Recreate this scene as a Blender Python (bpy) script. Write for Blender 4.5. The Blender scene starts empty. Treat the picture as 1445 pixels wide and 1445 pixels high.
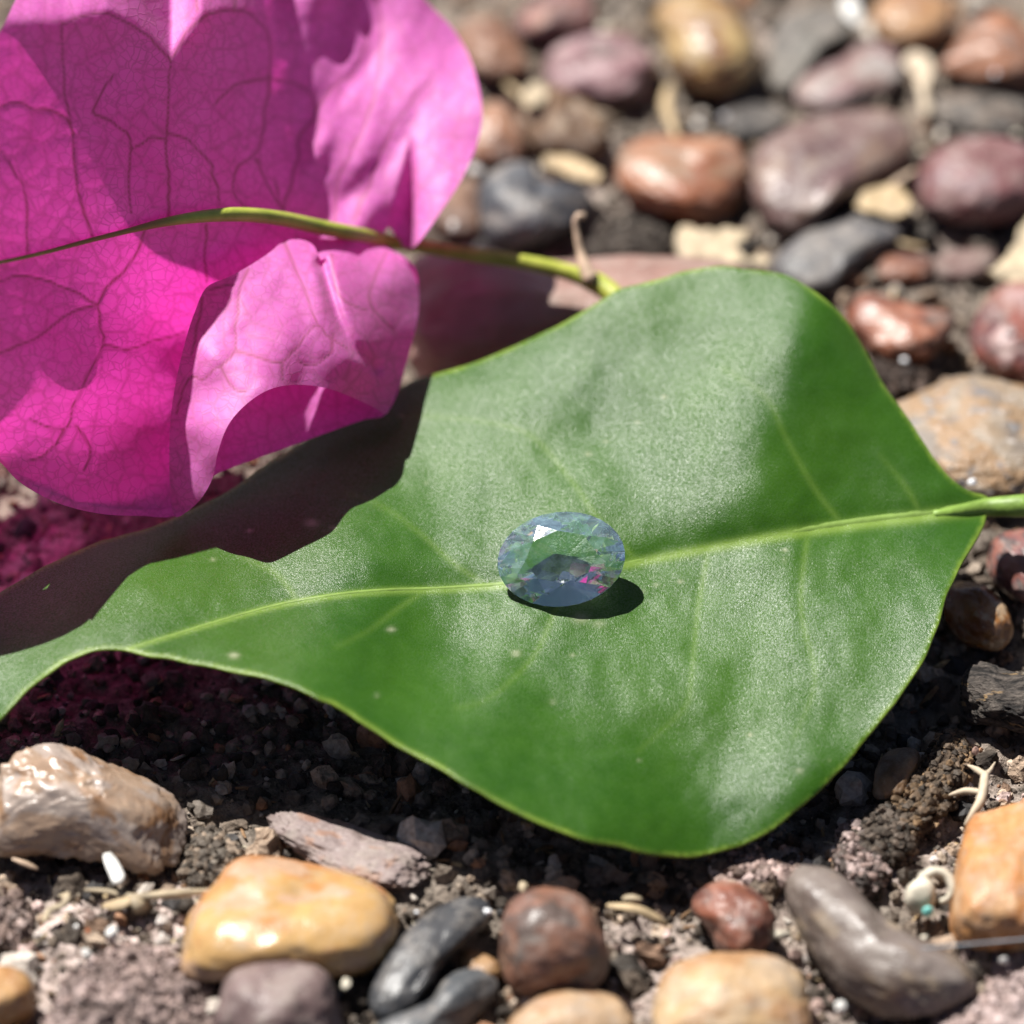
import bpy, bmesh, math, random
import numpy as np
from mathutils import Vector, Matrix
from mathutils.geometry import delaunay_2d_cdt

rng = np.random.default_rng(7)
random.seed(7)
C = bpy.context.scene.collection
S = bpy.context.scene
MM = 0.001                                   # everything below is laid out in millimetres

# ------------------------------------------------------------------ camera
ELEV = math.radians(42.0)
DIST, WIDTH = 260.0, 57.0                    # mm from the leaf, mm across the frame there
IMG = 1445.0
FPX = IMG * DIST / WIDTH
TGT = np.array([0.0, 0.0, 8.0])
FWD = np.array([0.0, math.cos(ELEV), -math.sin(ELEV)])
RIGHT = np.array([1.0, 0.0, 0.0])
UP = np.array([0.0, math.sin(ELEV), math.cos(ELEV)])
CAM = TGT - DIST * FWD

cam_data = bpy.data.cameras.new("camera")
cam = bpy.data.objects.new("camera", cam_data)
C.objects.link(cam)
cam.matrix_world = Matrix(((1, 0, 0, CAM[0] * MM),
                           (0, UP[1], -FWD[1], CAM[1] * MM),
                           (0, UP[2], -FWD[2], CAM[2] * MM),
                           (0, 0, 0, 1)))
cam_data.sensor_width = 36.0
cam_data.lens = 36.0 * DIST / WIDTH
cam_data.clip_start = 0.01
cam_data.clip_end = 50.0
cam_data.dof.use_dof = True
cam_data.dof.focus_distance = 0.2565
cam_data.dof.aperture_fstop = cam_data.lens / 7.8       # an 8 mm wide entrance pupil
S.camera = cam

# ------------------------------------------------------------------ light
SUN = np.array([-0.36, 0.35, 0.86]); SUN /= np.linalg.norm(SUN)      # towards the sun: behind, left, high
w = bpy.data.worlds.new("World"); S.world = w; w.use_nodes = True
wt = w.node_tree
sky = wt.nodes.new("ShaderNodeTexSky")
sky.sky_type = 'NISHITA'; sky.sun_disc = False; sky.air_density = 0.36; sky.dust_density = 1.0; sky.ozone_density = 0.5
sky.sun_elevation = math.asin(SUN[2])
sky.sun_rotation = math.atan2(SUN[0], SUN[1])
wt.links.new(sky.outputs[0], wt.nodes["Background"].inputs[0])
wt.nodes["Background"].inputs[1].default_value = 0.05
sd = bpy.data.lights.new("sun", 'SUN'); sd.energy = 5.0; sd.angle = math.radians(0.5); sd.color = (1.0, 0.965, 0.91)
so = bpy.data.objects.new("sun", sd); C.objects.link(so)
so.rotation_euler = Vector(SUN).to_track_quat('Z', 'Y').to_euler()
so.location = tuple(SUN * 0.8)
S.view_settings.view_transform = 'Standard'; S.view_settings.look = 'None'
S.view_settings.gamma = 1.0; S.view_settings.use_curve_mapping = False
S.view_settings.exposure = 1.0
S.cycles.use_denoising = True
S.cycles.max_bounces = 16; S.cycles.transmission_bounces = 14; S.cycles.glossy_bounces = 8
S.cycles.transparent_max_bounces = 8
S.cycles.caustics_refractive = False
S.cycles.sample_clamp_indirect = 6.0

# ------------------------------------------------------------------ helpers
def lin(c):
    c = np.asarray(c, float) / 255.0
    return np.where(c <= 0.04045, c / 12.92, ((c + 0.055) / 1.055) ** 2.4)

def unproj(px, py, z):
    """Photograph pixels + height above the ground (mm) -> points in space (mm)."""
    px = np.asarray(px, float); py = np.asarray(py, float); z = np.asarray(z, float)
    d = (FWD[None] + ((px.ravel() - IMG / 2) / FPX)[:, None] * RIGHT[None]
         - ((py.ravel() - IMG / 2) / FPX)[:, None] * UP[None])
    t = (np.broadcast_to(z, px.shape).ravel() - CAM[2]) / d[:, 2]
    return CAM[None] + d * t[:, None]

def P(px, py, z):
    return unproj([px], [py], [z])[0]

def smooth(e0, e1, x):
    t = np.clip((x - e0) / (e1 - e0), 0, 1)
    return t * t * (3 - 2 * t)

class VNoise:
    """3-D value noise on a hashed lattice."""
    def __init__(self, seed):
        self.t = np.random.default_rng(seed).random((32, 32, 32))
    def __call__(self, p):
        p = np.asarray(p, float); i = np.floor(p).astype(int); f = p - i; f = f * f * (3 - 2 * f)
        r = 0
        for a in (0, 1):
            for b in (0, 1):
                for c in (0, 1):
                    wgt = ((f[:, 0] if a else 1 - f[:, 0]) * (f[:, 1] if b else 1 - f[:, 1])
                           * (f[:, 2] if c else 1 - f[:, 2]))
                    r = r + wgt * self.t[(i[:, 0] + a) % 32, (i[:, 1] + b) % 32, (i[:, 2] + c) % 32]
        return r * 2 - 1
    def fbm(self, p, octaves=4, gain=0.5):
        r, a, s = 0, 1.0, 1.0
        p = np.asarray(p, float)
        for k in range(octaves):
            r = r + a * self(p * s + 7.3 * k); a *= gain; s *= 2.03
        return r
VN = VNoise(3)

def tps(ctrl):
    """Thin-plate spline through (px, py, z) control points."""
    c = np.asarray(ctrl, float); n = len(c); sc = 400.0
    xy = c[:, :2] / sc
    def U(r2):
        return np.where(r2 > 1e-12, r2 * np.log(np.maximum(r2, 1e-12)), 0.0)
    K = U(((xy[:, None] - xy[None]) ** 2).sum(-1)) + np.eye(n) * 2e-3
    A = np.zeros((n + 3, n + 3)); A[:n, :n] = K; A[:n, n] = 1; A[:n, n + 1:] = xy
    A[n, :n] = 1; A[n + 1:, :n] = xy.T
    sol = np.linalg.solve(A, np.concatenate([c[:, 2], np.zeros(3)]))
    def f(px, py):
        q = np.stack([np.ravel(px), np.ravel(py)], 1) / sc
        out = np.empty(len(q))
        for s in range(0, len(q), 8000):
            qq = q[s:s + 8000]
            out[s:s + 8000] = U(((qq[:, None] - xy[None]) ** 2).sum(-1)) @ sol[:n] + sol[n] + qq @ sol[n + 1:]
        return out
    return f

def catmull(pts, step=6.0, closed=True):
    p = np.asarray(pts, float); n = len(p); out = []
    rngi = range(n) if closed else range(n - 1)
    for i in rngi:
        if closed:
            a, b, c, d = p[i - 1], p[i], p[(i + 1) % n], p[(i + 2) % n]
        else:
            a, b, c, d = p[max(i - 1, 0)], p[i], p[i + 1], p[min(i + 2, n - 1)]
        m = max(1, int(np.linalg.norm(c[:2] - b[:2]) / step))
        for k in range(m):
            t = k / m
            out.append(0.5 * (2 * b + (c - a) * t + (2 * a - 5 * b + 4 * c - d) * t * t + (3 * b - a - 3 * c + d) * t ** 3))
    if not closed: out.append(p[-1])
    return np.array(out)

def inside(poly, q):
    x, y = q[:, 0], q[:, 1]; r = np.zeros(len(q), bool); j = len(poly) - 1
    for i in range(len(poly)):
        xi, yi = poly[i]; xj, yj = poly[j]
        if yi != yj:
            r ^= ((yi > y) != (yj > y)) & (x < (xj - xi) * (y - yi) / (yj - yi) + xi)
        j = i
    return r

def seg_dist(q, line):
    """Distance of the points q to a polyline, and the position 0..1 along it."""
    a = line[:-1]; b = line[1:]; best = np.full(len(q), 1e9); pos = np.zeros(len(q)); m = len(a)
    for i in range(m):
        d = b[i] - a[i]; L = d @ d + 1e-9
        t = np.clip(((q - a[i]) @ d) / L, 0, 1)
        dd = np.hypot(*(q - a[i] - t[:, None] * d).T)
        u = dd < best
        best = np.where(u, dd, best); pos = np.where(u, (i + t) / m, pos)
    return best, pos

def sheet(outline, step):
    """Triangulated sheet inside a smooth outline (pixel coordinates)."""
    edge = catmull(outline, step * 1.3)
    lo, hi = edge.min(0), edge.max(0)
    gx, gy = np.meshgrid(np.arange(lo[0], hi[0], step), np.arange(lo[1], hi[1], step))
    gx = gx + (np.arange(gx.shape[0]) % 2)[:, None] * step * 0.5
    q = np.stack([gx.ravel(), gy.ravel()], 1)
    q = q[inside(edge, q)]
    d = np.full(len(q), 1e9)
    for s in range(0, len(q), 4000):
        d[s:s + 4000] = np.sqrt(((q[s:s + 4000, None] - edge[None]) ** 2).sum(-1)).min(1)
    q = q[d > step * 0.7]; d = d[d > step * 0.7]
    pts = np.concatenate([edge, q])
    n = len(edge)
    res = delaunay_2d_cdt([Vector(p) for p in pts], [(i, (i + 1) % n) for i in range(n)], [], 1, 1e-4)
    v = np.array([tuple(p) for p in res[0]])
    orig = res[3]
    ed = np.zeros(len(v)); ids = {}
    for k, o in enumerate(orig):
        if len(o) and o[0] >= n: ed[k] = d[o[0] - n]
        elif len(o): ids[o[0]] = k
    ring = [ids[i] for i in range(n) if i in ids]
    return v, [tuple(f) for f in res[2]], ring, ed

def mesh_obj(name, verts, faces, mats, parent=None, origin=None, smooth_shade=True, attrs=None, uv=None, fmat=None):
    """One mesh object from points in mm; the origin is in mm too."""
    v = np.asarray(verts, float)
    o = np.zeros(3) if origin is None else np.asarray(origin, float)
    me = bpy.data.meshes.new(name)
    me.from_pydata(((v - o) * MM).tolist(), [], [tuple(int(i) for i in f) for f in faces])
    for m in (mats if isinstance(mats, (list, tuple)) else [mats]): me.materials.append(m)
    if smooth_shade: me.polygons.foreach_set("use_smooth", [True] * len(me.polygons))
    if fmat is not None: me.polygons.foreach_set("material_index", list(fmat))
    for k, a in (attrs or {}).items():
        a = np.asarray(a, float)
        if a.ndim == 2:
            at = me.attributes.new(k, 'FLOAT_COLOR', 'POINT')
            at.data.foreach_set("color", np.concatenate([a, np.ones((len(a), 1))], 1).astype(np.float32).ravel())
        else:
            at = me.attributes.new(k, 'FLOAT', 'POINT'); at.data.foreach_set("value", a.astype(np.float32))
    if uv is not None:
        ul = me.uv_layers.new(name="UVMap")
        li = np.empty(len(me.loops), int); me.loops.foreach_get("vertex_index", li)
        ul.data.foreach_set("uv", np.asarray(uv, np.float32)[li].ravel())
    me.update()
    ob = bpy.data.objects.new(name, me)
    C.objects.link(ob)
    if parent is not None:
        ob.parent = parent
        ob.location = tuple((o * MM) - np.array(parent.location))
    else:
        ob.location = tuple(o * MM)
    return ob

def tag(o, label=None, cat=None, group=None, kind=None):
    if label: o["label"] = label
    if cat: o["category"] = cat
    if group: o["group"] = group
    if kind: o["kind"] = kind
    return o

def empty(name, loc):
    o = bpy.data.objects.new(name, None); o.empty_display_size = 0.004
    o.location = tuple(np.asarray(loc) * MM); C.objects.link(o)
    return o

def tube(path, radii, sides=10, flat=1.0):
    """Tube along a path of points (mm) with a radius per point and rounded ends."""
    p = np.asarray(path, float); r = np.broadcast_to(np.asarray(radii, float), (len(p),)).copy()
    t0 = p[0] - p[1]; t0 /= np.linalg.norm(t0); t1 = p[-1] - p[-2]; t1 /= np.linalg.norm(t1)
    p = np.concatenate([[p[0] + t0 * r[0] * 0.55], p, [p[-1] + t1 * r[-1] * 0.55]])
    r = np.concatenate([[r[0] * 0.45], r, [r[-1] * 0.45]])
    vs, fs = [], []; prev = None
    for i in range(len(p)):
        t = p[min(i + 1, len(p) - 1)] - p[max(i - 1, 0)]; t /= np.linalg.norm(t) + 1e-12
        ref = prev if prev is not None else (np.array([0, 0, 1.0]) if abs(t[2]) < 0.9 else np.array([1.0, 0, 0]))
        u = ref - t * (ref @ t); u /= np.linalg.norm(u) + 1e-12; prev = u
        b = np.cross(t, u)
        for k in range(sides):
            a = 2 * math.pi * k / sides
            vs.append(p[i] + r[i] * (math.cos(a) * u * flat + math.sin(a) * b))
    for i in range(len(p) - 1):
        for k in range(sides):
            k2 = (k + 1) % sides
            fs.append((i * sides + k, i * sides + k2, (i + 1) * sides + k2, (i + 1) * sides + k))
    fs.append(tuple(range(sides))[::-1]); fs.append(tuple((len(p) - 1) * sides + k for k in range(sides)))
    return np.array(vs), fs

def ico(sub):
    bm = bmesh.new(); bmesh.ops.create_icosphere(bm, subdivisions=sub, radius=1.0)
    bm.verts.ensure_lookup_table()
    v = np.array([tuple(x.co) for x in bm.verts]); f = [tuple(x.index for x in y.verts) for y in bm.faces]
    bm.free(); return v, f
ICO = {k: ico(k) for k in (1, 2, 3, 5, 6)}

# ------------------------------------------------------------------ materials
class Mat:
    def __init__(self, name):
        self.m = bpy.data.materials.new(name); self.m.use_nodes = True
        self.t = self.m.node_tree; self.n = self.t.nodes
        self.bsdf = self.n["Principled BSDF"]; self.out = self.n["Material Output"]
    def node(self, kind, inputs=None, **props):
        nd = self.n.new("ShaderNode" + kind)
        for k, v in props.items(): setattr(nd, k, v)
        for k, v in (inputs or {}).items(): self.set(nd.inputs[k], v)
        return nd
    def set(self, sock, v):
        if isinstance(v, bpy.types.NodeSocket): self.t.links.new(v, sock)
        else:
            if isinstance(v, (tuple, list, np.ndarray)) and len(v) == 3 and sock.type == 'RGBA': v = (*v, 1.0)
            sock.default_value = v
    def p(self, **kw):
        for k, v in kw.items(): self.set(self.bsdf.inputs[k.replace("_", " ")], v)
    def attr(self, name): return self.node("Attribute", attribute_name=name)
    def noise(self, scale, detail=4.0, rough=0.55, vec=None, dist=0.0):
        i = {"Scale": scale, "Detail": detail, "Roughness": rough, "Distortion": dist}
        if vec is not None: i["Vector"] = vec
        return self.node("TexNoise", i)
    def voro(self, scale, feature='F1', vec=None, out="Distance"):
        i = {"Scale": scale}
        if vec is not None: i["Vector"] = vec
        return self.node("TexVoronoi", i, feature=feature).outputs[out]
    def ramp(self, fac, lo, hi, a=0.0, b=1.0):
        return self.node("MapRange", {0: fac, 1: lo, 2: hi, 3: a, 4: b}).outputs[0]
    def mix(self, fac, a, b, mode='MIX'):
        nd = self.n.new("ShaderNodeMix"); nd.data_type = 'RGBA'; nd.blend_type = mode
        self.set(nd.inputs[0], fac); self.set(nd.inputs[6], a); self.set(nd.inputs[7], b)
        return nd.outputs[2]
    def math(self, op, a, b=0.5):
        nd = self.node("Math", operation=op); self.set(nd.inputs[0], a); self.set(nd.inputs[1], b); return nd.outputs[0]
    def bump(self, height, dist, strength=1.0, normal=None):
        i = {"Height": height, "Distance": dist, "Strength": strength}
        if normal is not None: i["Normal"] = normal
        return self.node("Bump", i).outputs[0]
    def objvec(self):
        """Object coordinates shifted by a random amount per object, so that no two stones share a pattern."""
        tc = self.node("TexCoord").outputs["Object"]
        rnd = self.node("ObjectInfo").outputs["Random"]
        return self.node("VectorMath", {0: tc, 1: self.node("CombineXYZ", {0: rnd, 1: self.math('MULTIPLY', rnd, 3.7), 2: rnd}).outputs[0]}, operation='ADD').outputs[0]

def stone_material(name, rough, spots=0.25, bump=1.0, spec=0.5, coat=0.0):
    m = Mat(name); v = m.objvec()
    base = m.attr("col").outputs["Color"]
    n1 = m.noise(420.0, 5.0, 0.6, v).outputs[0]
    n2 = m.noise(2600.0, 4.0, 0.65, v).outputs[0]
    n3 = m.noise(1100.0, 3.0, 0.6, v).outputs[0]
    c = m.mix(m.ramp(n1, 0.35, 0.68), m.mix(1.0, base, (0.78, 0.76, 0.76), 'MULTIPLY'), base)
    c = m.mix(m.ramp(n2, 0.52, 0.75, 0.0, spots), c, m.mix(1.0, c, (0.42, 0.38, 0.36), 'MULTIPLY'))
    c = m.mix(m.ramp(n3, 0.60, 0.74, 0.0, spots * 0.8), c, m.mix(0.5, c, (0.55, 0.5, 0.45)))
    dust_or_brightening = m.math('MULTIPLY', m.ramp(m.noise(650.0, 6.0, 0.72, m.node("VectorMath", {0: v, 1: (5.0, 2.0, 1.0)}, operation='ADD').outputs[0]).outputs[0], 0.48, 0.66), m.ramp(n2, 0.30, 0.60, 0.25, 1.0))
    c = m.mix(m.math('MULTIPLY', dust_or_brightening, 0.30 + 0.7 * spots), c, (0.30, 0.265, 0.23))
    rough_d = m.math('MULTIPLY', dust_or_brightening, 0.3)
    r = m.math('ADD', rough_d, m.ramp(n3, 0.3, 0.7, rough * 0.75, rough * 1.3))
    h = m.math('ADD', m.math('MULTIPLY', n1, 0.5), m.math('ADD', m.math('MULTIPLY', n3, 0.35), m.math('MULTIPLY', n2, 0.13)))
    m.p(Base_Color=c, Roughness=r, Specular_IOR_Level=spec, Normal=m.bump(h, 0.00035 * bump, 0.6))
    if coat: m.p(Coat_Weight=coat, Coat_Roughness=0.12)
    return m.m

M = {}
M['polished'] = stone_material("polished_stone", 0.36, 0.26, 1.3, 0.42)
M['satin'] = stone_material("satin_stone", 0.46, 0.40, 1.9, 0.40)
M['matte'] = stone_material("matte_stone", 0.62, 0.5, 2.2, 0.35)
M['glossy'] = stone_material("glossy_quartz_stone", 0.29, 0.16, 0.9)

def crust_material(name, rough=0.9):
    m = Mat(name); v = m.objvec()
    base = m.attr("col").outputs["Color"]
    n1 = m.noise(700.0, 6.0, 0.7, v).outputs[0]; vo = m.voro(1900.0, vec=v)
    n2 = m.noise(4000.0, 3.0, 0.6, v).outputs[0]
    c = m.mix(m.ramp(n1, 0.32, 0.52), m.mix(1.0, base, (0.22, 0.18, 0.16), 'MULTIPLY'), m.mix(1.0, base, (1.25, 1.25, 1.25), 'MULTIPLY'))
    c = m.mix(m.ramp(n2, 0.3, 0.6, 0.40, 0.0), c, (0.03, 0.025, 0.02))
    h = m.math('ADD', n1, m.math('ADD', m.math('MULTIPLY', vo, -0.5), m.math('MULTIPLY', n2, 0.25)))
    m.p(Base_Color=c, Roughness=rough, Specular_IOR_Level=0.25, Normal=m.bump(h, 0.0006, 0.9))
    return m.m
M['crust'] = crust_material("dry_soil_crust")

def grain_material():
    m = Mat("soil_grains")
    n = m.noise(3000.0, 3.0, 0.6, m.node("TexCoord").outputs["Object"]).outputs[0]
    c = m.mix(m.ramp(n, 0.35, 0.7), m.mix(1.0, m.attr("col").outputs["Color"], (0.55, 0.52, 0.5), 'MULTIPLY'), m.attr("col").outputs["Color"])
    m.p(Base_Color=c, Roughness=0.7, Specular_IOR_Level=0.35, Normal=m.bump(n, 0.00015, 0.8))
    return m.m
M['grain'] = grain_material()

def plain(name, rgb, rough=0.6, var=0.35, scale=900.0, transl=0.0, spec=0.4):
    m = Mat(name); v = m.objvec()
    n = m.noise(scale, 4.0, 0.6, v).outputs[0]
    c = m.mix(m.ramp(n, 0.35, 0.7), np.array(rgb) * (1 - var), rgb)
    m.p(Base_Color=c, Roughness=rough, Specular_IOR_Level=spec, Normal=m.bump(n, 0.00012, 0.7))
    if transl:
        tr = m.node("BsdfTranslucent", {0: c})
        mx = m.node("MixShader", {0: transl, 1: m.bsdf.outputs[0], 2: tr.outputs[0]})
        m.t.links.new(mx.outputs[0], m.out.inputs[0])
    return m.m
M['straw'] = plain("dry_straw", (0.48, 0.36, 0.21), 0.65, 0.45)
M['pale_straw'] = plain("bleached_straw", (0.44, 0.355, 0.235), 0.65, 0.5)
M['root'] = plain("pale_root", (0.55, 0.45, 0.33), 0.6, 0.35)
M['dead_twig'] = plain("dead_twig", (0.52, 0.38, 0.27), 0.6, 0.4)
M['white_chip'] = plain("white_chip", (0.66, 0.65, 0.62), 0.5, 0.35)
M['shell'] = plain("bleached_shell", (0.62, 0.57, 0.46), 0.6, 0.4)
M['teal'] = plain("teal_stain", (0.18, 0.55, 0.50), 0.5, 0.3)
M['strand'] = plain("grey_plastic_strand", (0.30, 0.33, 0.36), 0.25, 0.3)
m = Mat("clear_quartz_grain"); m.p(Base_Color=(0.85, 0.86, 0.88), Roughness=0.09, Specular_IOR_Level=0.9); M['quartz'] = m.m

def ground_material():
    m = Mat("loam_soil")
    v = m.node("TexCoord").outputs["Object"]
    pale = m.attr("pale").outputs["Fac"]
    n1 = m.noise(160.0, 6.0, 0.65, v).outputs[0]
    n2 = m.noise(900.0, 6.0, 0.7, v).outputs[0]
    n3 = m.noise(4200.0, 3.0, 0.6, v).outputs[0]
    vo = m.voro(1500.0, vec=v)
    c = m.mix(m.ramp(n2, 0.36, 0.64), (0.022, 0.018, 0.014), (0.27, 0.225, 0.185))
    c = m.mix(m.ramp(n1, 0.42, 0.62, 0.0, 0.5), c, (0.26, 0.205, 0.165))
    c = m.mix(m.ramp(n3, 0.58, 0.72, 0.0, 0.5), c, (0.44, 0.38, 0.32))
    pc = m.mix(m.ramp(n2, 0.40, 0.58), (0.26, 0.20, 0.175), (0.64, 0.52, 0.475))
    c = m.mix(m.math('MULTIPLY', pale, m.ramp(n2, 0.30, 0.55)), c, pc)
    h = m.math('ADD', n2, m.math('ADD', m.math('MULTIPLY', n3, 0.3), m.math('MULTIPLY', vo, -0.4)))
    m.p(Base_Color=c, Roughness=0.9, Specular_IOR_Level=0.25, Normal=m.bump(h, 0.0007, 0.9))
    return m.m
M['soil'] = ground_material()

def leaf_material():
    m = Mat("glossy_green_leaf")
    v = m.node("TexCoord").outputs["Object"]
    vein = m.attr("vein").outputs["Fac"]; rim = m.attr("rim").outputs["Fac"]; blem = m.attr("blemish").outputs["Fac"]
    n1 = m.noise(110.0, 4.0, 0.55, v).outputs[0]
    n2 = m.noise(900.0, 4.0, 0.65, v).outputs[0]
    n3 = m.noise(15000.0, 2.0, 0.6, v).outputs[0]
    cell = m.voro(19000.0, vec=v)
    g = m.mix(m.ramp(n1, 0.35, 0.65), (0.021, 0.074, 0.0030), (0.036, 0.101, 0.0040))
    g = m.mix(m.ramp(n2, 0.40, 0.70, 0.0, 0.35), g, (0.043, 0.120, 0.009))
    g = m.mix(m.ramp(n3, 0.40, 0.62, 0.35, 0.0), g, (0.016, 0.065, 0.008))
    g = m.mix(m.math('MULTIPLY', vein, 0.8), g, (0.26, 0.38, 0.07))
    g = m.mix(m.math('MULTIPLY', rim, 0.7), g, (0.26, 0.36, 0.05))
    g = m.mix(blem, g, (0.30, 0.32, 0.20))
    r = m.math('ADD', m.ramp(n2, 0.3, 0.7, 0.30, 0.35), m.ramp(n3, 0.35, 0.7, 0.0, 0.06))
    h = m.math('ADD', m.math('MULTIPLY', cell, -0.8), m.math('ADD', m.math('MULTIPLY', n3, 0.8), m.math('MULTIPLY', n2, 0.35)))
    nb = m.bump(h, 0.000028, 0.6)
    m.p(Base_Color=g, Roughness=r, Specular_IOR_Level=m.ramp(m.noise(9500.0, 2.0, 0.5, v).outputs[0], 0.36, 0.64, 0.16, 0.60), Normal=nb)
    tr = m.node("BsdfTranslucent", {0: m.mix(1.0, g, (2.2, 2.2, 1.2), 'MULTIPLY')})
    mx = m.node("MixShader", {0: 0.10, 1: m.bsdf.outputs[0], 2: tr.outputs[0]})
    m.t.links.new(mx.outputs[0], m.out.inputs[0])
    return m.m
M['leaf'] = leaf_material()
M['midrib'] = plain("leaf_midrib", (0.17, 0.27, 0.05), 0.5, 0.3, 700.0)
M['petiole'] = plain("leaf_petiole", (0.19, 0.31, 0.05), 0.5, 0.4, 900.0)

def bract_material():
    m = Mat("magenta_bract")
    uv = m.node("UVMap").outputs[0]; v = m.node("TexCoord").outputs["Object"]
    wob = m.node("VectorMath", {0: uv, 1: m.node("VectorMath", {0: m.noise(26.0, 3.0, 0.6, uv).outputs["Color"], "Scale": 0.016}, operation='SCALE').outputs[0]}, operation='ADD').outputs[0]
    big = m.attr("vein").outputs["Fac"]; mid = m.attr("net").outputs["Fac"]
    f1 = m.ramp(m.voro(105.0, 'DISTANCE_TO_EDGE', wob), 0.0, 0.085, 1.0, 0.0)
    n1 = m.noise(260.0, 4.0, 0.6, v).outputs[0]; n2 = m.noise(2400.0, 3.0, 0.6, v).outputs[0]
    fine = m.math('MULTIPLY', f1, m.ramp(n1, 0.35, 0.65, 0.22, 0.48))
    vein = m.math('MAXIMUM', m.math('MAXIMUM', big, m.math('MULTIPLY', mid, 0.62)), fine)
    front = m.mix(m.ramp(n1, 0.3, 0.7), (0.79, 0.17, 0.60), (0.85, 0.23, 0.71))
    front = m.mix(m.ramp(n2, 0.45, 0.75, 0.0, 0.4), front, (0.90, 0.34, 0.76))
    front = m.mix(m.math('MULTIPLY', vein, 0.75), front, (0.50, 0.10, 0.16))
    back = m.mix(m.ramp(n1, 0.3, 0.7), (0.76, 0.035, 0.38), (0.84, 0.055, 0.48))
    back = m.mix(vein, back, (0.20, 0.008, 0.03))
    h = m.math('ADD', m.math('MULTIPLY', vein, -1.0), m.math('MULTIPLY', n2, 0.35))
    nb = m.bump(h, 0.00005, 0.24)
    m.p(Base_Color=front, Roughness=0.58, Specular_IOR_Level=0.9, Sheen_Weight=0.1, Normal=nb)
    tr = m.node("BsdfTranslucent", {0: back, "Normal": nb})
    mx = m.node("MixShader", {0: 0.50, 1: m.bsdf.outputs[0], 2: tr.outputs[0]})
    m.t.links.new(mx.outputs[0], m.out.inputs[0])
    return m.m
M['bract'] = bract_material()

def stem_material():
    m = Mat("yellow_green_stem"); t = m.attr("tone").outputs["Fac"]
    n = m.noise(700.0, 4.0, 0.6, m.node("TexCoord").outputs["Object"]).outputs[0]
    c = m.mix(m.ramp(n, 0.3, 0.7), (0.23, 0.28, 0.03), (0.40, 0.42, 0.07))
    c = m.mix(t, c, (0.30, 0.13, 0.06))
    m.p(Base_Color=c, Roughness=0.42, Specular_IOR_Level=0.5, Normal=m.bump(n, 0.00012, 0.6))
    return m.m
M['stem'] = stem_material()

def gem_material():
    m = Mat("pale_blue_gemstone")
    m.p(Base_Color=(0.86, 0.97, 1.0), Roughness=0.03, IOR=1.62, Transmission_Weight=1.0)
    return m.m
M['gem'] = gem_material()
def gem_top_material(name, lo, hi):
    m = Mat(name)
    wv = m.noise(2600.0, 2.0, 0.5, m.node("TexCoord").outputs["Object"]).outputs[0]
    m.p(Base_Color=(0.86, 0.97, 1.0), Roughness=0.03, IOR=1.62, Transmission_Weight=1.0, Normal=m.bump(wv, 0.000004, 1.0))
    n = m.noise(1500.0, 4.0, 0.65, m.node("TexCoord").outputs["Object"]).outputs[0]
    dust_or_brightening = m.node("BsdfDiffuse", {0: (0.58, 0.88, 1.0)})                     # pale blue diffuse mixed in: brightness painted onto the upper facets
    mx = m.node("MixShader", {0: m.ramp(n, 0.4, 0.7, lo, hi), 1: m.bsdf.outputs[0], 2: dust_or_brightening.outputs[0]})
    m.t.links.new(mx.outputs[0], m.out.inputs[0])
    return m.m
M['gem_table'] = gem_top_material("gem_table", 0.02, 0.07)
M['gem_crown'] = gem_top_material("brightened_gem_crown", 0.06, 0.16)

# ------------------------------------------------------------------ the ground
PALE = [(170, 1390, 190, 1.0), (1420, 1440, 150, 1.2), (1215, 1215, 60, 1.0), (1055, 1215, 85, 1.0), (10, 1300, 70, 0.8),
        (1330, 1150, 130, 0.35), (900, 1390, 120, 0.55), (1160, 1420, 110, 0.5), (1250, 640, 110, 0.7), (1330, 345, 90, 0.5),
        (640, 290, 70, 0.5), (850, 260, 80, 0.35), (1060, 60, 120, 0.3), (60, 790, 90, 0.9)]
PALE_XY = [(P(a, b, 0.0)[:2], r / 25.3, k) for a, b, r, k in PALE]
def pale_at(xy):
    r = np.zeros(len(xy))
    for c, rad, k in PALE_XY:
        d = np.hypot(xy[:, 0] - c[0], (xy[:, 1] - c[1]) * 0.75)
        r = np.maximum(r, k * smooth(rad * 1.25, rad * 0.45, d))
    return r
def ground_h(xy):
    p = np.concatenate([xy, np.zeros((len(xy), 1))], 1)
    h = 0.55 * VN.fbm(p / 9.0, 2) + 0.42 * VN.fbm(p / 2.1 + 11, 2) + 0.22 * VN.fbm(p / 0.7 + 5, 2)
    h += 0.5 * pale_at(xy)
    return h * smooth(500, 120, np.hypot(xy[:, 0], xy[:, 1])) - 0.3

def axis(lo, hi, step, far):
    a = list(np.arange(lo, hi + step, step)); s = step
    left, right = [a[0]], [a[-1]]
    while left[-1] > -far: s *= 1.35; left.append(left[-1] - s)
    s = step
    while right[-1] < far: s *= 1.35; right.append(right[-1] + s)
    return np.array(left[1:][::-1] + a + right[1:])
ax, ay = axis(-44, 46, 0.30, 4000), axis(-46, 66, 0.32, 4000)
gx, gy = np.meshgrid(ax, ay)
xy = np.stack([gx.ravel(), gy.ravel()], 1)
gv = np.concatenate([xy, ground_h(xy)[:, None]], 1)
nx = len(ax)
gf = [(j * nx + i, j * nx + i + 1, (j + 1) * nx + i + 1, (j + 1) * nx + i) for j in range(len(ay) - 1) for i in range(nx - 1)]
tag(mesh_obj("ground", gv, gf, M['soil'], attrs={"pale": pale_at(xy)}), kind='structure')

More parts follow.
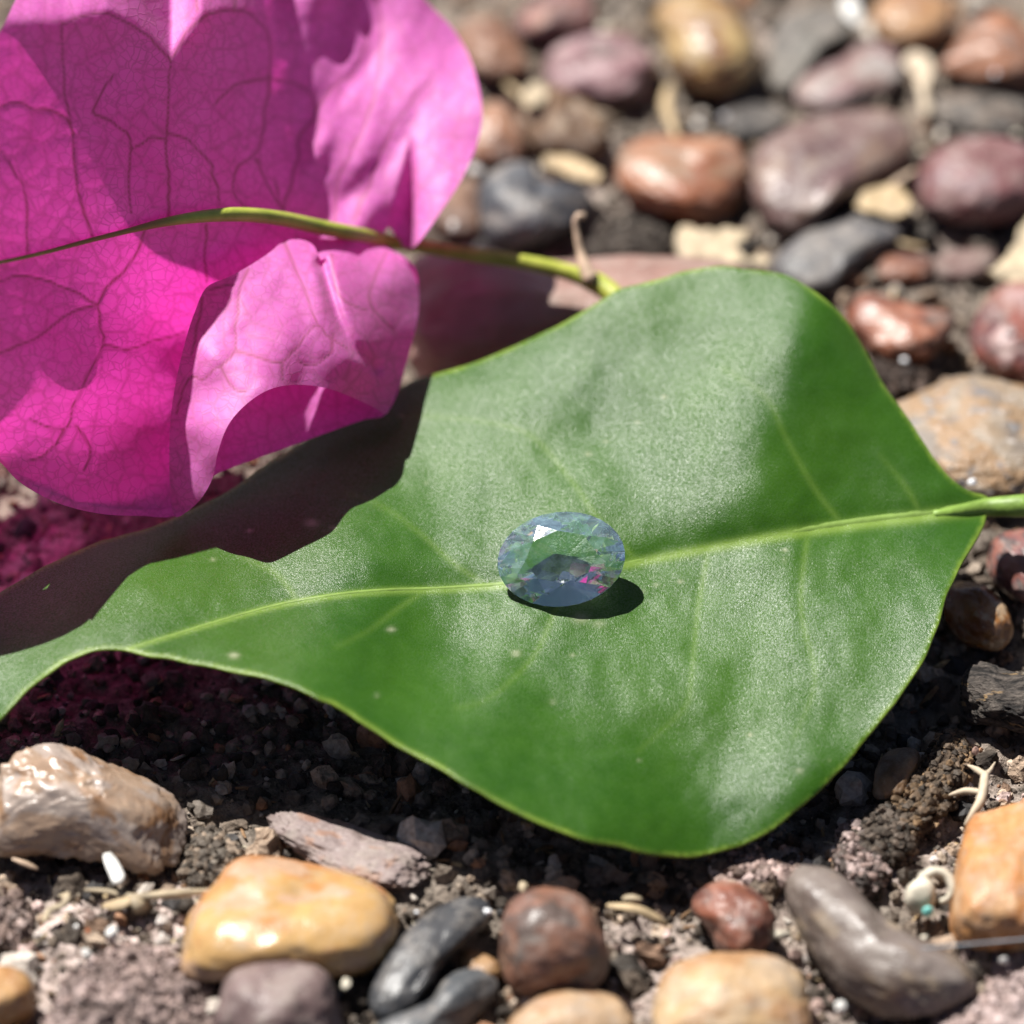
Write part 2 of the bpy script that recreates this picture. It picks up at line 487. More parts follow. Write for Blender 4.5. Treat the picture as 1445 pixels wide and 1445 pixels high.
# ------------------------------------------------------------------ pebbles
LAST = [None]
def lump_grit(cols, seed):
    """Grains stuck to the top of the lump built last."""
    ob, p0, pts, dirs = LAST[0]; r = np.random.default_rng(seed)
    up = np.where((dirs[:, 2] > -0.1) & (pts[:, 2] > -0.3))[0]
    ext = np.ptp(pts[:, 0]); n = int(min(900, 120 + 28 * ext * ext))
    c = pts[r.choice(up, n)] + r.normal(size=(n, 3)) * 0.05
    v, f = ICO[1]; s = r.uniform(0.07, 0.30, n) * r.uniform(0.6, 1.3, n)
    loc = v[None] * s[:, None, None] * (1 + r.uniform(-0.35, 0.35, (n, len(v))))[:, :, None] * r.uniform(0.6, 1.3, (n, 1, 3))
    F = (np.array(f)[None] + (np.arange(n) * len(v))[:, None, None]).reshape(-1, 3)
    cl = np.array([lin(x) * 0.62 for x in cols])[r.integers(len(cols), size=n)] * r.uniform(0.45, 1.35, (n, 1))
    g = mesh_obj("grit", (c[:, None] + loc).reshape(-1, 3), F, M['grain'], ob, p0, smooth_shade=False, attrs={"col": np.repeat(np.clip(cl, 0.01, 0.8), len(v), 0)})
    g["kind"] = "stuff"
def rock(name, poly, cols, mat, label, cat, group, seed, thick=0.74, power=2.3, lump=0.11, rough=0.024, lift=0.92,
         cuts=0, streak=None, sub=5, contrast=0.5, zc=None, c_mm=None):
    """A stone whose silhouette follows `poly`, with its own thickness, resting in the soil."""
    r = np.random.default_rng(seed)
    vn = VNoise(seed + 100)
    edge = catmull(poly, 4.0)
    cen = (edge.min(0) + edge.max(0)) / 2
    k0 = FPX / DIST
    d = edge - cen
    cov = (d[:, :, None] * d[:, None, :]).mean(0) * 2          # of an ellipse's rim: semi-axes squared
    ev = np.linalg.eigvalsh(cov)
    minor = math.sqrt(ev[0]) / k0
    c = thick * minor if c_mm is None else c_mm
    zc = lift * c if zc is None else zc
    p0 = P(cen[0], cen[1], zc)
    k = FPX / ((p0 - CAM) @ FWD)
    covm = cov / k ** 2; covm[0, 1] *= -1; covm[1, 0] *= -1      # y up
    se, ce = math.sin(ELEV), math.cos(ELEV)
    q = covm.copy(); q[1, 1] = max(q[1, 1] - (ce * c) ** 2, 0.12 * q[1, 1])
    g = np.diag([1, 1 / se]) @ q @ np.diag([1, 1 / se])
    lam, vec = np.linalg.eigh(g)
    lam = np.maximum(lam, 0.05)
    A = vec @ np.diag(np.sqrt(lam))
    v, f = ICO[sub]; dirs = v.copy()
    rad = (np.abs(v) ** power).sum(1) ** (-1 / power)
    s = v * rad[:, None]
    s = s * (1 + lump * vn.fbm(v * 1.3 + r.random(3) * 9, 2) + rough * vn.fbm(v * 7 + 3, 4, 0.6))[:, None]
    for _ in range(cuts):                                        # broken faces
        n = r.normal(size=3); n[2] = abs(n[2]) * 0.7; n /= np.linalg.norm(n)
        h = r.uniform(0.60, 0.85); o = np.maximum(s @ n - h, 0)
        s = s - 0.85 * o[:, None] * n[None]
    loc = np.concatenate([s[:, :2] @ A.T, s[:, 2:] * c], 1)
    # stretch along the picture's right and up until the silhouette meets the traced outline
    u = loc @ RIGHT; t = loc @ UP
    ang = np.arctan2(t, u); rr = np.hypot(u, t)
    nb = 72; bins = ((ang + math.pi) / (2 * math.pi) * nb).astype(int) % nb
    sil = np.array([rr[bins == b].max() if (bins == b).any() else 0 for b in range(nb)])
    dm = d / k; ea = np.arctan2(-dm[:, 1], dm[:, 0]); er = np.hypot(*dm.T)
    eb = ((ea + math.pi) / (2 * math.pi) * nb).astype(int) % nb
    tgt = np.array([er[eb == b].max() if (eb == b).any() else np.nan for b in range(nb)])
    idx = np.arange(nb); ok = ~np.isnan(tgt)
    tgt = np.interp(idx, np.concatenate([idx[ok] - nb, idx[ok], idx[ok] + nb]), np.tile(tgt[ok], 3))
    ratio = tgt / np.maximum(sil, 1e-3)
    ratio = (np.roll(ratio, 1) + 2 * ratio + np.roll(ratio, -1)) / 4
    x = (ang + math.pi) / (2 * math.pi) * nb - 0.5
    rt = np.interp(x, np.arange(-1, nb + 1), np.concatenate([[ratio[-1]], ratio, [ratio[0]]]))
    dep = loc @ FWD
    loc = (u * rt)[:, None] * RIGHT + (t * rt)[:, None] * UP + dep[:, None] * FWD
    # colours: broad mottling between the stone's own tints
    cl = [lin(x) * 0.52 for x in cols]
    cl = [x * 0.93 + 0.07 * x.mean() for x in cl]
    n1 = vn.fbm(dirs * 1.6 + 2, 4) * 0.9
    if streak is not None:
        ax_ = np.array(streak, float); n1 = vn.fbm(np.stack([dirs @ ax_ * 5, dirs[:, 1] * 0.8, dirs[:, 0] * 0.8], 1), 4)
    col = np.repeat(cl[0][None], len(v), 0)
    if len(cl) > 1: col = col + (cl[1] - col) * smooth(-0.05 - contrast * 0.3, 0.25 + contrast * 0.3, n1)[:, None]
    if len(cl) > 2: col = col + (cl[2] - col) * smooth(0.22, 0.5, vn.fbm(dirs * 2.6 + 15, 4))[:, None]
    col = np.clip(col, 0.01, 0.85)
    ob = mesh_obj(name, p0 + loc, f, mat, origin=p0, attrs={"col": col})
    LAST[0] = (ob, p0, p0 + loc, dirs)
    return tag(ob, label, cat, group)

G1 = "smooth pebbles set in the soil"
PEB = [
 # poly, colours, material, label, options
 ([(636,50),(660,24),(700,20),(726,45),(740,80),(742,106),(715,113),(680,112),(650,90)], [(172,122,92),(150,104,80)], 'satin', "brown pebble right beside the upper edge of the pink bract", {}),
 ([(728,32),(752,2),(790,-22),(830,-15),(842,20),(838,52),(800,62),(760,62),(732,60)], [(172,125,124),(140,100,98),(185,120,95)], 'satin', "dusty mauve pebble at the top edge behind the larger pink mauve one", {}),
 ([(768,92),(788,62),(830,46),(880,45),(915,68),(928,100),(916,130),(882,150),(842,156),(806,146),(776,124)], [(168,120,126),(120,98,98),(205,165,170)], 'satin', "lumpy pinkish mauve pebble with pale patches", {'lump': .16}),
 ([(922,18),(950,-12),(1000,-18),(1038,5),(1060,45),(1066,90),(1050,125),(1010,139),(965,126),(942,92),(934,52)], [(222,190,128),(196,150,85),(160,112,70)], 'polished', "big honey yellow pebble at the top edge of the picture", {'thick': .85, 'lump': .06}),
 ([(1088,60),(1108,22),(1150,4),(1196,8),(1206,40),(1170,62),(1124,105),(1106,136),(1085,122)], [(138,134,126),(112,108,104)], 'matte', "flat grey stone at the top, right of the yellow pebble", {'thick': .4}),
 ([(1120,136),(1138,102),(1190,80),(1220,56),(1256,60),(1276,90),(1266,122),(1225,142),(1180,160),(1150,165),(1124,152)], [(176,146,138),(160,120,122),(205,195,190)], 'satin', "pinkish beige oval pebble with a pale grey patch above the maroon one", {'thick': .5}),
 ([(1228,32),(1240,0),(1270,-18),(1320,-12),(1346,15),(1337,46),(1310,70),(1275,76),(1245,62)], [(216,166,116),(188,130,84)], 'polished', "light tan pebble at the top edge near the right corner", {'thick': .8}),
 ([(1322,98),(1345,70),(1365,35),(1400,17),(1432,25),(1462,60),(1475,112),(1440,124),(1390,119),(1342,108)], [(200,132,92),(176,118,88),(160,130,115)], 'polished', "orange brown pebble shaped like a rounded pyramid, top right corner", {'thick': .8, 'cuts': 2}),
 ([(868,242),(884,206),(925,187),(980,189),(1035,194),(1053,220),(1051,265),(1036,300),(992,316),(930,304),(884,284)], [(208,142,102),(182,112,76),(190,150,120)], 'polished', "orange terracotta pebble in the middle of the background", {'thick': .72, 'power': 2.9, 'cuts': 1}),
 ([(1056,262),(1064,216),(1100,185),(1160,158),(1220,147),(1270,155),(1291,186),(1285,226),(1245,256),(1192,280),(1150,312),(1108,338),(1070,312)], [(148,118,112),(128,98,98),(158,128,112)], 'polished', "large smooth maroon oval pebble, tilted, the biggest of the background", {'thick': .62, 'power': 2.6, 'lump': .04}),
 ([(1086,378),(1110,346),(1160,316),(1215,297),(1262,308),(1278,325),(1246,348),(1202,378),(1166,412),(1135,420),(1104,404)], [(126,124,126),(98,98,100),(150,146,142)], 'satin', "long charcoal grey pebble just behind the top edge of the green leaf", {'thick': .6, 'lump': .05}),
 ([(1292,266),(1304,226),(1340,200),(1380,190),(1425,195),(1462,215),(1474,270),(1440,306),(1395,320),(1340,317),(1300,297)], [(160,108,110),(140,86,84),(170,135,140)], 'satin', "mottled reddish mauve pebble at the right edge beside the maroon one", {'thick': .8}),
 ([(1237,381),(1250,362),(1280,357),(1310,364),(1322,380),(1302,399),(1260,403),(1242,396)], [(168,108,80),(140,90,74)], 'polished', "small reddish brown pebble lying left of a flat mauve one", {}),
 ([(1308,377),(1345,355),(1390,349),(1407,362),(1390,386),(1340,397)], [(152,120,114),(132,102,96)], 'matte', "flat dusty mauve pebble under the cream leaf scrap", {'thick': .5}),
 ([(1194,452),(1208,420),(1240,414),(1300,431),(1347,445),(1337,480),(1302,512),(1250,512),(1214,484)], [(196,124,92),(168,98,72),(120,84,72)], 'polished', "terracotta wedge shaped pebble right of the green leaf", {'cuts': 2, 'power': 2.7}),
 ([(1368,472),(1384,436),(1415,405),(1452,393),(1494,420),(1494,540),(1450,550),(1400,532),(1374,506)], [(168,98,84),(130,84,84),(205,165,160)], 'polished', "brick red pebble with pale spots at the right edge", {'thick': .8, 'lump': .14}),
 ([(1236,592),(1310,548),(1370,527),(1432,538),(1486,570),(1496,690),(1440,706),(1370,704),(1326,680),(1262,640)], [(182,164,142),(152,138,124),(188,156,120)], 'granite', "large speckled tan granite pebble above the leaf stalk", {'thick': .5, 'lump': .12, 'rough': .022, 'sub': 6}),
 ([(680,332),(674,270),(698,238),(738,226),(770,252),(830,268),(828,298),(800,326),(760,346),(700,350)], [(104,110,118),(84,88,96),(130,128,126)], 'satin', "dark slate blue stone between the pink bract and the terracotta pebble", {'thick': .8, 'cuts': 2}),
 ([(732,168),(750,136),(785,120),(825,140),(850,170),(857,206),(830,227),(780,224),(744,208)], [(146,108,72),(112,80,52),(190,165,135)], 'matte', "brown stone crusted with pale dirt below the mauve pebble", {'lump': .16}),
 ([(652,210),(668,160),(695,140),(725,150),(743,190),(741,228),(700,238),(660,234)], [(198,148,116),(176,120,84),(215,195,180)], 'polished', "orange and cream pebble touching the right edge of the pink bract", {'thick': .8}),
 ([(1016,168),(1050,145),(1100,149),(1112,170),(1092,192),(1040,198)], [(100,94,90),(76,72,70)], 'matte', "flat dark grey stone above the gap between terracotta and maroon pebbles", {'thick': .45}),
 ([(604,306),(618,266),(660,250),(682,272),(676,334),(630,332)], [(160,122,96),(130,98,80)], 'matte', "dull brown stone below the bract's pointed tip", {'thick': .6}),
 ([(572,380),(640,352),(760,368),(900,361),(1000,370),(1066,388),(1010,430),(870,470),(770,520),(680,560),(600,545),(560,460)], [(196,156,142),(182,140,126),(204,168,154)], 'polished', "wide smooth pinkish brown stone lying under the stem behind the leaf", {'power': 3.2, 'lump': .03, 'c_mm': 4.6, 'zc': 2.9}),
 ([(1316,142),(1360,125),(1430,135),(1464,160),(1440,192),(1370,198),(1322,178)], [(104,96,90),(80,74,70),(140,120,104)], 'matte', "rough dark grey stone below the orange pyramid pebble", {'thick': .45, 'rough': .08, 'sub': 6}),
 ([(1394,804),(1404,762),(1430,749),(1474,754),(1486,842),(1446,854),(1414,834)], [(178,112,96),(150,98,96),(110,90,90)], 'polished', "red brown pebble at the right edge under the leaf stalk", {'thick': .9}),
 ([(1332,862),(1342,826),(1385,824),(1415,850),(1428,890),(1411,917),(1370,913),(1346,896)], [(196,132,66),(164,96,44),(214,180,140)], 'glossy', "amber pebble half in the shade of the leaf's right edge", {'thick': .9}),
 ([(1232,1124),(1236,1086),(1254,1062),(1284,1056),(1300,1066),(1290,1098),(1268,1126)], [(176,140,96),(140,108,74)], 'satin', "tan stone half in shadow under the right side of the leaf", {'thick': .7}),
 ([(1338,1302),(1344,1252),(1370,1166),(1400,1150),(1484,1148),(1496,1322),(1440,1336),(1370,1334),(1344,1322)], [(234,168,100),(222,150,84),(240,184,124)], 'satin', "blocky bright orange pebble at the lower right edge", {'thick': .75, 'power': 3.4, 'lump': .05}),
 ([(1112,1262),(1120,1235),(1155,1227),(1197,1245),(1242,1290),(1292,1320),(1350,1350),(1372,1380),(1352,1406),(1300,1426),(1250,1432),(1205,1412),(1165,1376),(1130,1322)], [(152,138,130),(128,112,102),(176,156,132)], 'polished', "long grey brown pebble lying diagonally in the lower right", {'thick': .75, 'lump': .07}),
 ([(976,1282),(990,1256),(1025,1244),(1070,1260),(1093,1295),(1081,1336),(1046,1352),(1014,1342),(998,1312)], [(182,112,86),(158,98,78),(130,84,72)], 'polished', "small red brown round pebble in front of the leaf tip", {'thick': .85}),
 ([(922,1424),(938,1376),(975,1356),(1040,1347),(1100,1354),(1137,1385),(1143,1430),(1132,1474),(1030,1494),(930,1476)], [(234,196,144),(220,168,114),(238,206,164)], 'satin', "pale tan pebble at the bottom edge below the red brown round one", {'thick': .75}),
 ([(712,1454),(745,1416),(790,1397),(840,1399),(882,1420),(894,1464),(800,1494),(718,1484)], [(226,190,148),(214,164,114)], 'satin', "cream tan pebble cut off by the bottom edge below the brown round one", {'thick': .8}),
 ([(706,1322),(714,1281),(740,1258),(785,1254),(826,1269),(849,1310),(860,1362),(832,1398),(770,1408),(724,1398),(706,1362)], [(178,126,100),(150,112,96),(124,106,98)], 'polished', "round brown pebble with a worn glossy top in front of the leaf", {'thick': .95}),
 ([(522,1408),(545,1350),(590,1300),(640,1274),(680,1273),(693,1294),(662,1332),(622,1368),(580,1412),(545,1440)], [(86,88,92),(68,70,74)], 'polished', "long black slate pebble right of the honey coloured one", {'thick': .8, 'lump': .04}),
 ([(526,1450),(600,1411),(640,1376),(682,1374),(703,1400),(662,1444),(600,1488),(530,1480)], [(124,128,132),(98,102,106)], 'polished', "grey slate sliver at the bottom edge in front of the black one", {'thick': .7, 'cuts': 1}),
 ([(648,1352),(665,1341),(702,1357),(705,1382),(670,1388),(648,1372)], [(200,156,104),(180,134,84)], 'satin', "small tan stone chip wedged between slate and round brown pebble", {'power': 3}),
 ([(260,1342),(264,1296),(308,1240),(330,1214),(400,1216),(480,1234),(541,1261),(564,1300),(547,1346),(506,1372),(440,1376),(330,1376),(264,1374)], [(240,192,120),(238,160,88),(240,196,156)], 'glossy', "big glossy honey coloured pebble in the lower left", {'thick': .62, 'power': 3.2, 'lump': .08, 'rough': .02}),
 ([(308,1414),(328,1372),(400,1358),(456,1369),(472,1400),(478,1474),(400,1494),(308,1466)], [(154,130,126),(136,112,110)], 'satin', "dull mauve grey stone at the bottom edge in front of the honey coloured pebble", {'thick': .8}),
 ([(372,1156),(400,1149),(470,1158),(550,1184),(600,1204),(613,1226),(582,1248),(520,1252),(450,1224),(394,1184)], [(182,162,158),(150,130,124),(190,150,130)], 'matte', "flat rough pinkish grey stone between honey pebble and leaf shadow", {'thick': .5, 'rough': .06, 'sub': 6}),
 ([(-24,1196),(-2,1096),(28,1060),(80,1051),(150,1079),(222,1114),(260,1150),(263,1192),(232,1228),(160,1216),(60,1204)], [(206,174,146),(182,136,94),(210,190,176)], 'glossy', "chipped brown quartz stone with wet shine at the lower left edge", {'thick': .8, 'power': 2.8, 'cuts': 5, 'lump': .12, 'rough': .07, 'sub': 6}),
 ([(-44,1378),(0,1364),(36,1375),(51,1405),(42,1437),(0,1454),(-44,1444)], [(230,178,112),(208,150,84)], 'glossy', "golden tan pebble cut off by the left edge at the bottom", {'thick': .9}),
]
def granite_material():
    m = Mat("speckled_granite"); v = m.objvec()
    base = m.attr("col").outputs["Color"]
    a = m.noise(520.0, 5.0, 0.7, v).outputs[0]; b = m.noise(1500.0, 4.0, 0.65, v).outputs[0]; c3 = m.noise(980.0, 4.0, 0.6, m.node("VectorMath", {0: v, 1: (3.0, 1.0, 2.0)}, operation='ADD').outputs[0]).outputs[0]
    c = m.mix(m.ramp(a, 0.44, 0.60), base, m.mix(1.0, base, (1.02, 0.92, 0.80), 'MULTIPLY'))
    c = m.mix(m.ramp(c3, 0.56, 0.64, 0.0, 0.85), c, (0.14, 0.14, 0.15))
    c = m.mix(m.ramp(b, 0.60, 0.70, 0.0, 0.7), c, (0.52, 0.50, 0.48))
    h = m.math('ADD', a, m.math('MULTIPLY', b, 0.6))
    m.p(Base_Color=c, Roughness=m.ramp(b, 0.3, 0.7, 0.5, 0.25), Normal=m.bump(h, 0.0005, 0.8))
    return m.m
M['granite'] = granite_material()
for i, (poly, cols, mat, label, opt) in enumerate(PEB):
    rock("pebble", poly, cols, M[mat], label, "pebble", G1, 20 + i, **opt)

# crumbs of mortar and soil that stand proud of the ground
G2 = "crumbly soil lumps between the pebbles"
CLUMP = [
 ([(1176,1222),(1182,1180),(1202,1162),(1218,1166),(1240,1190),(1252,1236),(1232,1262),(1200,1250)], [(222,198,192),(170,146,138),(110,98,92)], "pale pink mortar lump with holes right of the leaf tip"),
 ([(1000,1228),(1016,1205),(1036,1192),(1062,1196),(1085,1220),(1134,1224),(1130,1246),(1080,1252),(1030,1246)], [(212,186,178),(160,136,124)], "pale pinkish crumb just in front of the leaf tip"),
 ([(1290,1470),(1380,1402),(1440,1368),(1504,1396),(1504,1500),(1300,1500)], [(232,210,206),(214,190,184)], "broad pale pink crust in the lower right corner"),
 ([(256,1240),(272,1176),(300,1172),(334,1196),(350,1220),(312,1244),(280,1252)], [(140,130,118),(104,94,84),(180,160,140)], "grey crumbly soil wedge between quartz stone and honey pebble"),
 ([(-30,1300),(-10,1268),(22,1268),(44,1300),(40,1336),(0,1342),(-30,1336)], [(210,188,180),(160,138,128)], "small pale crumb at the left edge under the quartz stone"),
 ([(60,1452),(96,1380),(170,1338),(250,1356),(310,1420),(310,1490),(60,1490)], [(218,194,188),(188,164,156),(150,130,124)], "wide pale pink crust at the bottom left"),
 ([(832,342),(850,311),(890,300),(932,316),(954,346),(932,368),(870,372),(834,362)], [(122,112,102),(90,82,74)], "dark grey crumbly lump beneath the terracotta pebble"),
 ([(1240,1160),(1262,1120),(1310,1072),(1340,1030),(1366,1040),(1372,1090),(1330,1150),(1280,1178)], [(128,108,88),(92,80,68),(160,130,96)], "brown crumbly soil ridge right of the leaf beside the pale root"),
 ([(1226,530),(1244,500),(1290,508),(1312,530),(1290,556),(1246,560)], [(104,86,76),(72,60,54)], "dark brown soil lump under the terracotta wedge"),
 ([(1190,1196),(1230,1150),(1262,1140),(1290,1180),(1282,1220),(1248,1226)], [(120,106,94),(86,76,66)], "dark soil lump behind the pale mortar lump"),
]
for i, (poly, cols, label) in enumerate(CLUMP):
    rock("soil_lump", poly, cols, M['crust'], label, "soil lump", G2, 300 + i, thick=0.6, lump=0.24, rough=0.15, lift=0.30, sub=6, contrast=0.8)
    lump_grit(cols, 700 + i)
def bark_material():
    m = Mat("charred_bark"); v = m.objvec()
    st = m.node("VectorMath", {0: v, 1: (0.35, 1.0, 1.6)}, operation='MULTIPLY').outputs[0]
    a = m.noise(1500.0, 6.0, 0.7, st).outputs[0]; b = m.noise(900.0, 4.0, 0.6, st).outputs[0]
    c = m.mix(m.ramp(a, 0.40, 0.62), (0.012, 0.010, 0.009), (0.12, 0.10, 0.085))
    c = m.mix(m.ramp(b, 0.60, 0.68, 0.0, 0.8), c, (0.42, 0.27, 0.12))
    m.p(Base_Color=c, Roughness=0.8, Specular_IOR_Level=0.35, Normal=m.bump(m.math('ADD', a, b), 0.0008, 0.9))
    return m.m
M['bark'] = bark_material()
rock("bark_chunk", [(1357,952),(1362,948),(1384,934),(1430,948),(1474,962),(1474,1034),(1400,1024),(1358,1016)], [(80,70,60)], M['bark'],
     "charred dark bark chunk with tan streaks at the right edge", "bark", None, 77, thick=.8, power=4.0, lump=.08, rough=.05, sub=6)

# loose grains: nobody could count them
def grains(name, n, px, py, size, cols, mat, seed, label, probs=None, sub=1, pale_only=False, sink=0.25, stretch=(1, 1, 1)):
    r = np.random.default_rng(seed)
    xs = r.uniform(*px, n); ys = r.uniform(*py, n)
    p = unproj(xs, ys, np.zeros(n))
    if pale_only:
        keep = pale_at(p[:, :2]) > r.uniform(0.05, 0.8, n); p = p[keep]; n = len(p)
    p[:, 2] = ground_h(p[:, :2])
    v, f = ICO[sub]; nv = len(v); f = np.array(f)
    s = size[0] * (size[1] / size[0]) ** (r.random(n) ** 2.2)
    ax3 = s[:, None] * r.uniform(0.55, 1.25, (n, 3)) * np.array(stretch)
    q = r.normal(size=(n, 4)); q /= np.linalg.norm(q, axis=1)[:, None]
    w_, x, y, z = q.T
    R = np.stack([1 - 2 * (y * y + z * z), 2 * (x * y - z * w_), 2 * (x * z + y * w_), 2 * (x * y + z * w_), 1 - 2 * (x * x + z * z), 2 * (y * z - x * w_),
                  2 * (x * z - y * w_), 2 * (y * z + x * w_), 1 - 2 * (x * x + y * y)], 1).reshape(n, 3, 3)
    loc = v[None] * ax3[:, None] * (1 + r.uniform(-0.28, 0.28, (n, nv)))[:, :, None]
    loc = np.einsum('nij,nvj->nvi', R, loc)
    p[:, 2] += s * (0.6 - sink)
    V = (p[:, None] + loc).reshape(-1, 3)
    F = (f[None] + (np.arange(n) * nv)[:, None, None]).reshape(-1, 3)
    cl = np.array([lin(c) * 0.7 for c in cols])[r.choice(len(cols), n, p=probs)] * r.uniform(0.6, 1.25, (n, 1))
    o = mesh_obj(name, V, F, mat, smooth_shade=False, attrs={"col": np.repeat(np.clip(cl, 0, 0.85), nv, 0)})
    o["kind"] = "stuff"; o["label"] = label
    return o
earth = [(84, 76, 68), (132, 121, 110), (184, 168, 150), (218, 200, 180), (238, 228, 216), (190, 144, 112), (76, 74, 74)]
grains("soil_grains", 15000, (-250, 1700), (-250, 1700), (0.10, 0.62), earth, M['grain'], 1, "loose dark and tan soil grains strewn over the ground",
       [.20, .22, .20, .16, .10, .07, .05])
grains("pale_grit", 9000, (-100, 1600), (-100, 1600), (0.10, 0.6), [(225, 200, 194), (200, 172, 162), (235, 225, 218), (170, 146, 136)], M['grain'], 2,
       "pale pink mortar grit on the soil", pale_only=True)
grains("coarse_grit", 900, (-250, 1700), (-250, 1700), (0.5, 1.15), earth, M['grain'], 3, "coarse brown and grey grit between the pebbles", sub=2, sink=0.4)

grains("soil_crumbs", 2600, (-250, 1700), (-250, 1700), (0.35, 1.05), [(120, 107, 95), (78, 70, 63), (172, 150, 130), (204, 182, 160), (150, 122, 102)], M['crust'], 4,
       "dark brown soil crumbs heaped between the pebbles", [.32, .26, .2, .12, .1], sub=2, sink=0.55)
grains("plant_litter", 1500, (-250, 1700), (-250, 1700), (0.10, 0.30), [(236, 212, 168), (214, 184, 138), (244, 232, 206), (176, 140, 104)], M['grain'], 5,
       "short bits of dry plant fibre littering the soil", stretch=(4.2, 0.8, 0.6), sink=-0.3)

# gravel that carries on outside the picture
def outer_gravel():
    r = np.random.default_rng(9); V, F, K = [], [], []; n0 = 0
    cols = [(170, 120, 96), (140, 112, 108), (210, 170, 120), (110, 110, 112), (165, 110, 104), (190, 150, 124)]
    v, f = ICO[3]
    for _ in range(900):
        p = np.array([r.uniform(-95, 95), r.uniform(-85, 125), 0.0])
        d = (p - CAM); dep = d @ FWD; u = d @ RIGHT / dep * FPX + IMG / 2; t = IMG / 2 - d @ UP / dep * FPX
        if -75 < u < IMG + 75 and -75 < t < IMG + 100: continue
        a, b, c = r.uniform(2.2, 4.4), r.uniform(1.8, 3.2), r.uniform(1.2, 2.2)
        if any((p[0] - k[0]) ** 2 + (p[1] - k[1]) ** 2 < 22 for k in K): continue
        K.append((p[0], p[1], cols[r.integers(len(cols))])); th = r.uniform(0, 6.28)
        s = v * (1 + 0.12 * VN.fbm(v * 1.4 + r.random(3) * 20, 2))[:, None] * np.array([a, b, c])
        s = np.stack([s[:, 0] * math.cos(th) - s[:, 1] * math.sin(th), s[:, 0] * math.sin(th) + s[:, 1] * math.cos(th), s[:, 2] + 0.5 * c], 1)
        V.append(s + p); F.append(np.array(f) + n0); n0 += len(v)
    col = np.concatenate([np.repeat((lin(k[2]) * 0.7)[None], len(v), 0) for k in K])
    o = mesh_obj("gravel", np.concatenate(V), np.concatenate(F), M['satin'], attrs={"col": col})
    o["kind"] = "stuff"; o["label"] = "mixed smooth gravel going on around the scene"
outer_gravel()

# ------------------------------------------------------------------ the green leaf
LEAF_OUT = [(1388,735),(1392,716),(1394,702),(1360,690),(1322,652),(1282,592),(1242,532),(1202,462),(1162,420),(1112,390),(1060,380),(1000,377),
            (930,394),(866,412),(800,452),(740,482),(660,514),(594,533),(560,552),(500,580),(400,640),(300,705),(200,748),(130,768),(60,802),(0,836),(-70,872),
            (-140,930),(-150,1010),(-90,1050),(-40,1040),(0,1012),(40,972),(76,945),(112,924),(150,915),(200,922),(300,940),(400,964),(480,1000),(560,1049),(650,1100),(720,1141),(800,1176),
            (880,1196),(960,1208),(1000,1204),(1060,1186),(1120,1147),(1180,1091),(1232,1030),(1282,964),(1312,908),(1332,850),(1356,798)]
LEAF_CTRL = [(1000,378,13.3),(1100,388,13.4),(1160,418,13.0),(930,395,12.9),(868,410,12.2),(760,472,10.1),(650,518,8.9),(580,540,8.1),
  (480,592,7.8),(380,652,7.4),(250,735,7.0),(130,768,6.8),(0,836,6.6),(-140,930,5.5),
  (1390,717,6.4),(1250,735,6.9),(1100,755,7.2),(950,780,7.4),(880,795,7.4),(790,812,7.4),(690,828,7.5),(550,834,7.7),(400,853,8.0),(250,884,8.4),(150,912,8.7),
  (1360,690,6.9),(1280,590,8.7),(1240,530,9.8),(1200,460,11.6),
  (1000,600,10.7),(1000,480,12.3),(1000,690,8.75),(1100,480,12.7),(1100,600,10.8),(1160,600,10.1),(850,600,9.4),(850,480,10.8),(920,540,11.0),(700,640,8.4),(800,700,8.4),(600,700,7.75),(1150,690,8.4),(450,760,7.8),
  (400,965,9.0),(200,924,8.9),(100,930,8.3),(50,965,7.4),(0,1012,6.2),(-90,1050,4.0),(560,1050,7.5),(720,1141,5.2),(880,1196,2.6),(960,1208,1.7),(1060,1186,2.0),(1120,1146,2.6),(1232,1030,4.2),(1312,908,5.5),(1356,798,6.2),
  (1000,950,5.6),(750,950,6.8),(500,930,8.3),(1000,1080,3.8),(1200,880,6.2),(1150,1000,4.7),(800,1060,5.9),(300,910,8.8)]
leaf_z0 = tps(LEAF_CTRL)
